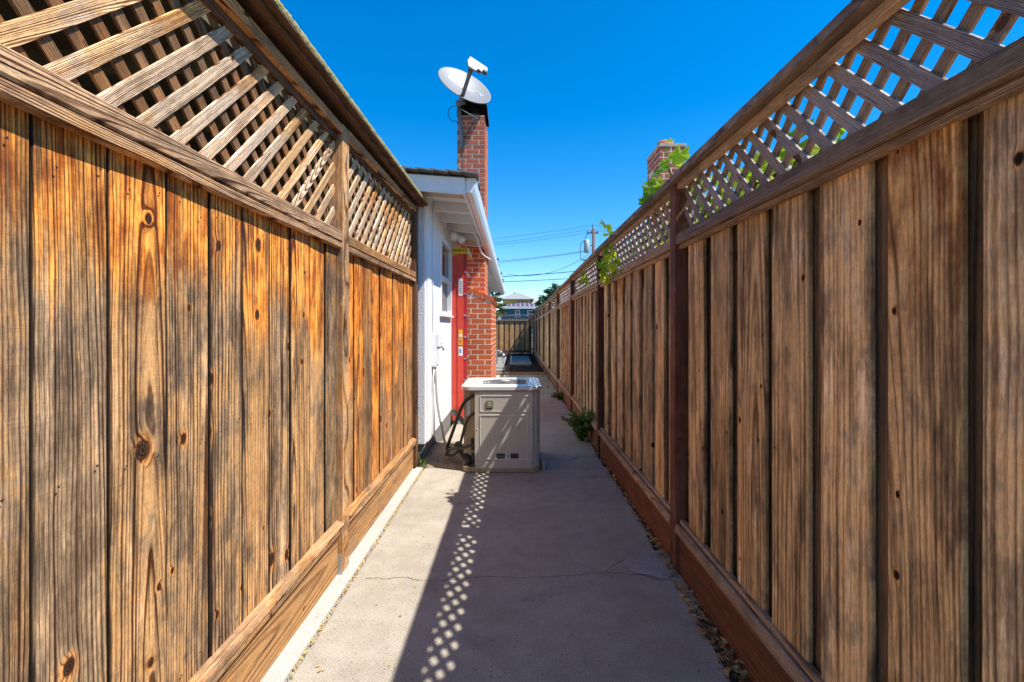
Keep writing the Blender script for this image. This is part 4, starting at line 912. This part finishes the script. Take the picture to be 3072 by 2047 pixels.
# ================================================================ NEIGHBOUR ON THE RIGHT
NH = thing('neighbour_house', 'pale grey-green house with white fascia glimpsed through the right-hand lattice', 'house', (4, 4.8, 0))
box('wall', NH, (2.70, 4.85, -0.05), (9, 15, 2.84), 'greenwall')
box('fascia', NH, (2.45, 4.45, 2.86), (9.2, 4.48, 3.0), 'white'); box('fascia', NH, (2.45, 4.481, 2.86), (2.48, 15.3, 3.0), 'white')
v = [(2.46, 4.46, 2.99), (9.2, 4.46, 2.99), (9.2, 15.3, 2.99), (2.46, 15.3, 2.99), (5.8, 5.5, 3.5), (5.8, 14.3, 3.5)]
mesh('roof', v, [(0, 1, 4), (1, 2, 5, 4), (2, 3, 5), (3, 0, 4, 5), (3, 2, 1, 0)], 'shingle', NH)
NC = link('chimney', bpy.data.meshes.new('chimney'), None, NH)
NXa, NXb, NYa, NYb, NZ = 2.10, 2.475, 6.7, 7.32, 3.99
box('mortar_core', NC, (NXa + 0.0018, NYa + 0.0018, -0.05), (NXb - 0.0018, NYb - 0.0018, NZ - 0.02), 'mortar', 0)
bricks_front(NC, NXa, NXb, NYa, NZ - 0.03 - 26 * bz, NZ - 0.03, 'brick2')
j = 0; z = NZ - 0.03 - 26 * bz
while z + bz < NZ:
    y = NYa + (0.105 if j % 2 == 0 else 0.003)
    while y < NYb - 0.03:
        b_ = min(y + bl - mj, NYb); brickobj(NC, (NXa + 0.050, (y + b_) / 2, z + bz / 2), 0.10, b_ - y, bz - mj, 'brick2'); y += bl
    z += bz; j += 1
box('crown', NC, (NXa - 0.01, NYa - 0.01, NZ - 0.025), (NXb + 0.01, NYb + 0.01, NZ + 0.012), 'mortar2', 0.008)
tube('flue', NC, [(2.27, 6.98, NZ), (2.27, 6.98, NZ + 0.14)], 0.115, 'terra', 18)

# ================================================================ GRAPEVINES
leaf_v = []; leaf_f = []
ln = 30
def lr(a):                                               # 5-lobed outline, a=0 at the tip
    return 0.5 * (0.82 + 0.13 * math.cos(5 * a * 0.92) + 0.045 * math.cos(17 * a)) * (1.0 if abs(a) < 2.8 else 0.4)
leaf_v.append((0, 0, 0.0))
for k in range(ln):
    a = -math.pi + 2 * math.pi * k / ln; r_ = lr(a); leaf_v.append((r_ * math.sin(a), r_ * math.cos(a), -0.35 * r_ * r_ + 0.05 * math.cos(5 * a)))
for k in range(ln): leaf_f.append((0, 1 + (k + 1) % ln, 1 + k))
leaf_me = bpy.data.meshes.new('vine_leaf'); leaf_me.from_pydata(leaf_v, [], leaf_f); leaf_me.materials.append(M['vine'])
def leaf(parent, p, size, face):
    o = link('leaf', leaf_me, None, parent)
    nrm_ = (Vector(face) + Vector((random.uniform(-.7, .7), random.uniform(-.7, .7), random.uniform(-.5, .5)))).normalized()
    dn = Vector((random.uniform(-.6, .6), random.uniform(-.6, .6), -1)); yv = (dn - nrm_ * dn.dot(nrm_)).normalized(); xv = yv.cross(nrm_)
    m = Matrix((xv, yv, nrm_)).transposed().to_4x4() @ Matrix.Scale(size * 1.25, 4); m.translation = p
    return place(o, m)
GV = thing('grapevine', 'sunlit green grapevine climbing behind the lattice and over the fence cap', 'vine', (1.2, 2.6, 0))
tube('stem', GV, spline([(1.22, 2.3, -0.05), (1.18, 2.35, 0.9), (1.15, 2.3, 1.7), (1.12, 2.5, 2.05), (1.08, 2.9, 2.25), (1.06, 3.1, 2.36), (1.04, 3.12, 2.42)]), 0.008, 'stem', 6)
tube('stem', GV, spline([(1.15, 2.3, 1.7), (1.16, 2.0, 1.95), (1.12, 1.8, 2.05)]), 0.005, 'stem', 6)
tube('stem', GV, spline([(1.15, 2.3, 1.7), (1.14, 3.2, 1.9), (1.14, 4.2, 1.98), (1.04, 4.62, 2.1)]), 0.005, 'stem', 6)
for px, py, s in ((2038, 462, .10), (2052, 496, .085), (2040, 520, .06), (1985, 505, .105), (1992, 485, .07), (1990, 548, .11), (1968, 540, .07), (1955, 566, .10), (1945, 585, .09), (1962, 590, .10), (1938, 600, .08), (1975, 572, .085), (1948, 548, .06), (2012, 420, .04), (1998, 450, .035), (1945, 610, .07)):
    leaf(GV, at(px, py, 3.12 + random.uniform(-.10, .12)), s * 1.3, (-0.3, -0.9, 0.6))
for i in range(95):                                      # behind panel one
    y = random.uniform(1.65, 2.75); leaf(GV, Vector((random.uniform(1.02, 1.26), y, random.uniform(1.84, 2.14) + max(0, y - 2.4) * 0.2)), random.uniform(0.06, 0.11), (-0.5, -0.6, 0.5))
for i in range(95):                                      # behind panel two
    leaf(GV, Vector((random.uniform(0.98, 1.20), random.uniform(2.75, 4.85), random.uniform(1.80, 2.12))), random.uniform(0.05, 0.10), (-0.5, -0.6, 0.5))
V2 = thing('grapevine', 'darker vine shoot hanging through the lattice and rising above the second post', 'vine', (1.0, 4.7, 0))
sh = [at(1838, 722, 4.75), at(1832, 700, 4.75), at(1818, 680, 4.72), at(1803, 658, 4.70)]
tube('stem', V2, spline([(1.03, 4.75, -0.05), (1.03, 4.75, 1.2), (1.02, 4.72, 1.9)] + sh), 0.006, 'stem', 6)
for i in range(26):
    t = random.random(); k = min(2, int(t * 3)); p = sh[k].lerp(sh[k + 1], t * 3 - k); leaf(V2, p + Vector((random.uniform(-.035, .035), random.uniform(-.05, .05), random.uniform(-.03, .03))), random.uniform(0.03, 0.055), (-0.5, -0.7, 0.3))
for px, py, s in ((1818, 752, .13), (1812, 790, .12), (1830, 775, .09), (1806, 832, .11), (1824, 838, .10), (1845, 800, .09), (1838, 760, .08), (1850, 782, .07), (1858, 815, .06), (1815, 812, .09), (1835, 740, .07), (1842, 822, .07)):
    leaf(V2, Vector((0.865 + random.uniform(-0.015, 0.02), F * 0.875 / (px - CX), CAMH - (py - CY) / F * (F * 0.875 / (px - CX)))), s, (-0.9, -0.5, 0.2))
for px, py, s in ((1752, 835, .09), (1760, 848, .08), (1742, 845, .07), (1750, 822, .06)):
    leaf(V2, Vector((0.90, F * 0.90 / (px - CX), CAMH - (py - CY) / F * (F * 0.90 / (px - CX)))), s, (-0.9, -0.5, 0.2))

# ================================================================ WEEDS
def weed(name, label, c, rad, h, n, sz, seed):
    rs = random.Random(seed); T = thing(name, label, 'weed', c); mb = MB(); ms = MB()
    for i in range(n):
        a = rs.uniform(0, 6.3); rr = rad * rs.random() ** 0.6; hh = h * rs.uniform(0.45, 1.0)
        p0 = Vector(c) + Vector((rs.uniform(-.03, .03), rs.uniform(-.03, .03), 0)); p2 = Vector(c) + Vector((math.cos(a) * rr, math.sin(a) * rr, hh)); p1 = p0.lerp(p2, 0.5) + Vector((0, 0, 0.25 * hh))
        pts = spline([p0, p1, p2], 5); vv, ff = tube_geo(pts, 0.0022, 4); ms.add(vv, ff)
        for p in pts[2:]:
            for q in range(5): leaflet(mb, p + Vector((rs.uniform(-.03, .03), rs.uniform(-.03, .03), rs.uniform(-.02, .02))), sz * rs.uniform(0.6, 1.4), rs.uniform(0, 6.3), rs.uniform(-1, 1), rs.uniform(-.2, .2))
    ms.build('stems', 'weed', T, kind='stuff'); mb.build('foliage', 'weed', T, kind='stuff')
weed('weed', 'bushy green weed growing at the foot of the shaded fence', (0.80, 5.5, 0.0), 0.24, 0.36, 46, 0.045, 3)
weed('weed', 'thin yellow-green weeds by the shaded fence far past the air conditioner', (0.86, 8.6, 0.0), 0.20, 0.13, 22, 0.04, 5)
GT = thing('grass_tuft', 'small green grass tuft at the end of the sunlit fence', 'grass', (-0.86, 4.44, 0)); mb = MB()
for i in range(26):
    a = random.uniform(0, 6.3); b = Vector((-0.865 + random.uniform(-.03, .03), 4.43 + random.uniform(-.03, .03), 0.0)); t = b + Vector((math.cos(a) * .05, math.sin(a) * .05, random.uniform(.06, .14))); s = Vector((-math.sin(a), math.cos(a), 0)) * 0.004
    mb.add([b - s, b + s, b.lerp(t, .6) + Vector((0, 0, .02)) + s * .7, t, b.lerp(t, .6) + Vector((0, 0, .02)) - s * .7], [(0, 1, 2, 4), (4, 2, 3)])
mb.build('blades', 'weed', GT, kind='stuff')

# ================================================================ FAR THINGS
TH = thing('far_house', 'distant two-storey teal and yellow house with solar panels on its roof', 'house', (1, 95, 0))
K = 90.0
box('lower_wall', TH, (-2.7, 90.2, -0.05), (8, 100, 4.95), 'teal')
box('corner_trim', TH, (-2.72, 90.12, -0.05), (-2.45, 90.19, 4.9), 'white')
v = [(-3.4, 89.5, 4.9), (8.6, 89.5, 4.9), (8.6, 94.5, 6.7), (1.2, 94.5, 6.7), (-1.6, 92.7, 5.35), (-3.4, 92.7, 5.35)]; lrf = mesh('lower_roof', v + [(x, y, z + 0.18) for x, y, z in v], [(5, 4, 3, 2, 1, 0), (6, 7, 10, 11), (7, 8, 9, 10)] + [(i, (i + 1) % 6, 6 + (i + 1) % 6, 6 + i) for i in range(6)], 'greyroof', TH)
box('gutter', TH, (-3.4, 89.38, 4.88), (8.6, 89.48, 5.1), 'white')
box('upper_wall', TH, (-2.3, 92.8, 4.8), (3.2, 99, 7.0), 'yellowsiding')
for k in range(7): box('siding_board', TH, (-2.28, 92.74, 5.3 + 0.23 * k), (3.18, 92.8 - 0.001, 5.48 + 0.23 * k), 'yellowsiding')
v = [(-3.0, 92.0, 6.95), (4.0, 92.0, 6.95), (4.0, 100, 6.95), (-3.0, 100, 6.95), (0.2, 95.5, 8.45), (0.9, 96, 8.45)]
mesh('upper_roof', v, [(0, 1, 5, 4), (1, 2, 5), (2, 3, 4, 5), (3, 0, 4), (3, 2, 1, 0)], 'greyroof', TH)
box('upper_gutter', TH, (-3.0, 91.9, 6.86), (4.0, 91.995, 7.04), 'white')
tube('vent_pipe', TH, [(0.1, 95, 8.1), (0.1, 95, 9.0)], 0.06, 'galv', 6)
sl = 1.8 / 5.0
def solar(x, y):
    z = 5.08 + (y - 89.5) * sl; o = box('solar_panel', TH, (-0.40, -0.62, 0), (0.40, 0.62, 0.06), 'white', 0.0)
    m = Matrix.Translation((x, y, z + 0.12)) @ Matrix.Rotation(math.atan(sl) + 0.15, 4, 'X'); place(o, m)
    q = link('cell_glass', chmesh(0.72, 1.14, 0.045, 0.0, 'solar'), None, o); q.matrix_basis = Matrix.Translation((0, 0, 0.04))
for k in range(7): solar(-1.0 + 0.88 * k, 90.5)
for k in range(3): solar(0.76 + 0.88 * k, 92.0)
for x_ in (0.15, 2.55):
    w_ = box('window', TH, (x_, 90.10, 3.2), (x_ + 0.95, 90.195, 4.62), 'white', 0.0)
    box('pane', w_, (x_ + 0.13, 90.05, 3.95), (x_ + 0.82, 90.099, 4.48), 'solar', 0.0); box('pane', w_, (x_ + 0.13, 90.05, 3.3), (x_ + 0.82, 90.099, 3.85), 'solar', 0.0)

def tree(name, label, base, h, rad, mat, n, sz, seed, cone=1.0, cat='tree'):
    rs = random.Random(seed); T = thing(name, label, cat, base); b = Vector(base)
    ms = MB(); vv, ff = tube_geo([b, b + Vector((0.1, 0, h * .5)), b + Vector((0, 0, h * .93))], [0.03 * h * .6, 0.02 * h * .6, 0.02], 7); ms.add(vv, ff); mb = MB()
    nb = 30
    for i in range(nb):
        t = 0.12 + 0.86 * (i + rs.random()) / nb; a = i * 2.4 + rs.uniform(-.4, .4)
        L = rad * (1 - t * cone) * rs.uniform(0.6, 1.2) + 0.12 * rad
        p0 = b + Vector((0, 0, h * t)); p1 = p0 + Vector((math.cos(a) * L, math.sin(a) * L, L * rs.uniform(-.05, .45)))
        vv, ff = tube_geo([p0, p1], [0.05, 0.015], 4); ms.add(vv, ff)
        for k in range(n // nb):
            q = p0.lerp(p1, rs.uniform(0.25, 1.08)) + Vector((rs.gauss(0, .16), rs.gauss(0, .16), rs.gauss(0, .13))) * rad * 0.35
            leaflet(mb, q, sz * rs.uniform(.6, 1.5), rs.uniform(0, 6.3), rs.uniform(-1.4, 1.4), rs.uniform(-.2, .3))
    ms.build('trunk', 'bark', T); mb.build('crown', mat, T)
tree('conifer_tree', 'tall dark conifer rising behind the white gutter end', (-3.0, 62, -0.05), 10.9, 2.6, 'tree', 7000, 0.30, 11, 0.85)
tree('shrub', 'low dark green shrub below the conifer left of the teal house', (-2.7, 50, -0.05), 4.6, 1.9, 'tree', 3600, 0.26, 12, 0.6)
tree('shrub_tree', 'dark spiky shrub tree above the far end of the right fence', (5.4, 60, -0.05), 6.5, 3.4, 'tree2', 7000, 0.30, 13, 0.75)
tree('shrub_tree', 'lower dark shrub just left of the spiky shrub tree', (3.2, 58, -0.05), 4.9, 1.5, 'tree2', 3000, 0.26, 14, 0.75)

UP = thing('utility_pole', 'dark wooden utility pole with a grey transformer above the right fence', 'utility pole', (7.68, 45, 0))
tube('pole', UP, [(7.68, 45, -0.05), (7.68, 45, 10.9)], [0.19, 0.14], 'pole', 12)
tube('pole_pin', UP, [(7.60, 45, 10.9), (7.60, 45, 11.35)], 0.035, 'wire', 6)
tube('transformer', UP, [(7.02, 45, 8.55), (7.02, 45, 8.65), (7.02, 45, 9.75), (7.02, 45, 9.82)], [0.2, 0.27, 0.27, 0.2], 'utility', 16)
box('transformer_bracket', UP, (7.28, 44.95, 9.2), (7.56, 45.05, 9.3), 'utility')
box('crossarm', UP, (7.05, 44.9, 10.40), (8.15, 45.0, 10.52), 'pole')
for x_ in (7.12, 7.45, 8.05): tube('insulator', UP, [(x_, 44.95, 10.52), (x_, 44.95, 10.72)], 0.045, 'wire', 6)
tube('jumper_wire', UP, spline([(7.15, 44.9, 10.4), (6.9, 44.9, 10.1), (6.95, 44.9, 9.8)], 5), 0.03, 'wire', 6)
tube('jumper_wire', UP, spline([(6.76, 44.9, 9.7), (6.45, 44.9, 9.4), (6.40, 44.9, 8.6), (6.45, 44.9, 7.9), (6.9, 44.9, 7.75)], 5), 0.028, 'wire', 6)
tube('bracket_arm', UP, [(6.6, 44.95, 7.85), (7.6, 44.95, 7.85)], 0.04, 'wire', 6)
# wires: (left pixel, right pixel, sag), all at the pole's distance
for i, (l, r_, sag, rad, lb) in enumerate((((1300, 735), (1779, 676), 0.15, 0.014, 'topmost thin power line left of the utility pole'), ((1300, 746), (1779, 687), 0.2, 0.014, 'second thin power line from the top'), ((1300, 750), (1779, 697), 0.2, 0.014, 'third thin power line from the top'),
        ((1300, 795), (1775, 750), 0.25, 0.018, 'upper of two service cables below the transformer'), ((1300, 800), (1768, 753), 0.25, 0.018, 'lower of two service cables below the transformer'),
        ((1300, 836), (1900, 795), 0.3, 0.034, 'thick upper telephone cable running behind the fence'), ((1300, 850), (1900, 822), 0.2, 0.03, 'thick lower telephone cable running behind the fence'))):
    a = at(l[0], l[1], 45); b = at(r_[0], r_[1], 45); pts = [a.lerp(b, t / 14) - Vector((0, 0, sag * 4 * (t / 14) * (1 - t / 14))) for t in range(15)]
    tag(tube('overhead_wire', None, pts, rad, 'wire', 5), lb, 'wire', 'overhead wires')
for l, r_, sag, rad, lb in (((1520, 822), (1776, 757), 0.95, 0.02, 'sagging drop cable curving down left from the utility pole'), ((1779, 676), (1900, 690), 0.05, 0.013, 'thin power line leaving the pole to the right'), ((1779, 690), (1900, 702), 0.05, 0.013, 'lower thin power line leaving the pole to the right')):
    a = at(l[0], l[1], 45.3); b = at(r_[0], r_[1], 45.3); pts = [a.lerp(b, t / 14) - Vector((0, 0, sag * 4 * (t / 14) * (1 - t / 14))) for t in range(15)]
    tag(tube('overhead_wire', None, pts, rad, 'wire', 5), lb, 'wire', 'overhead wires')
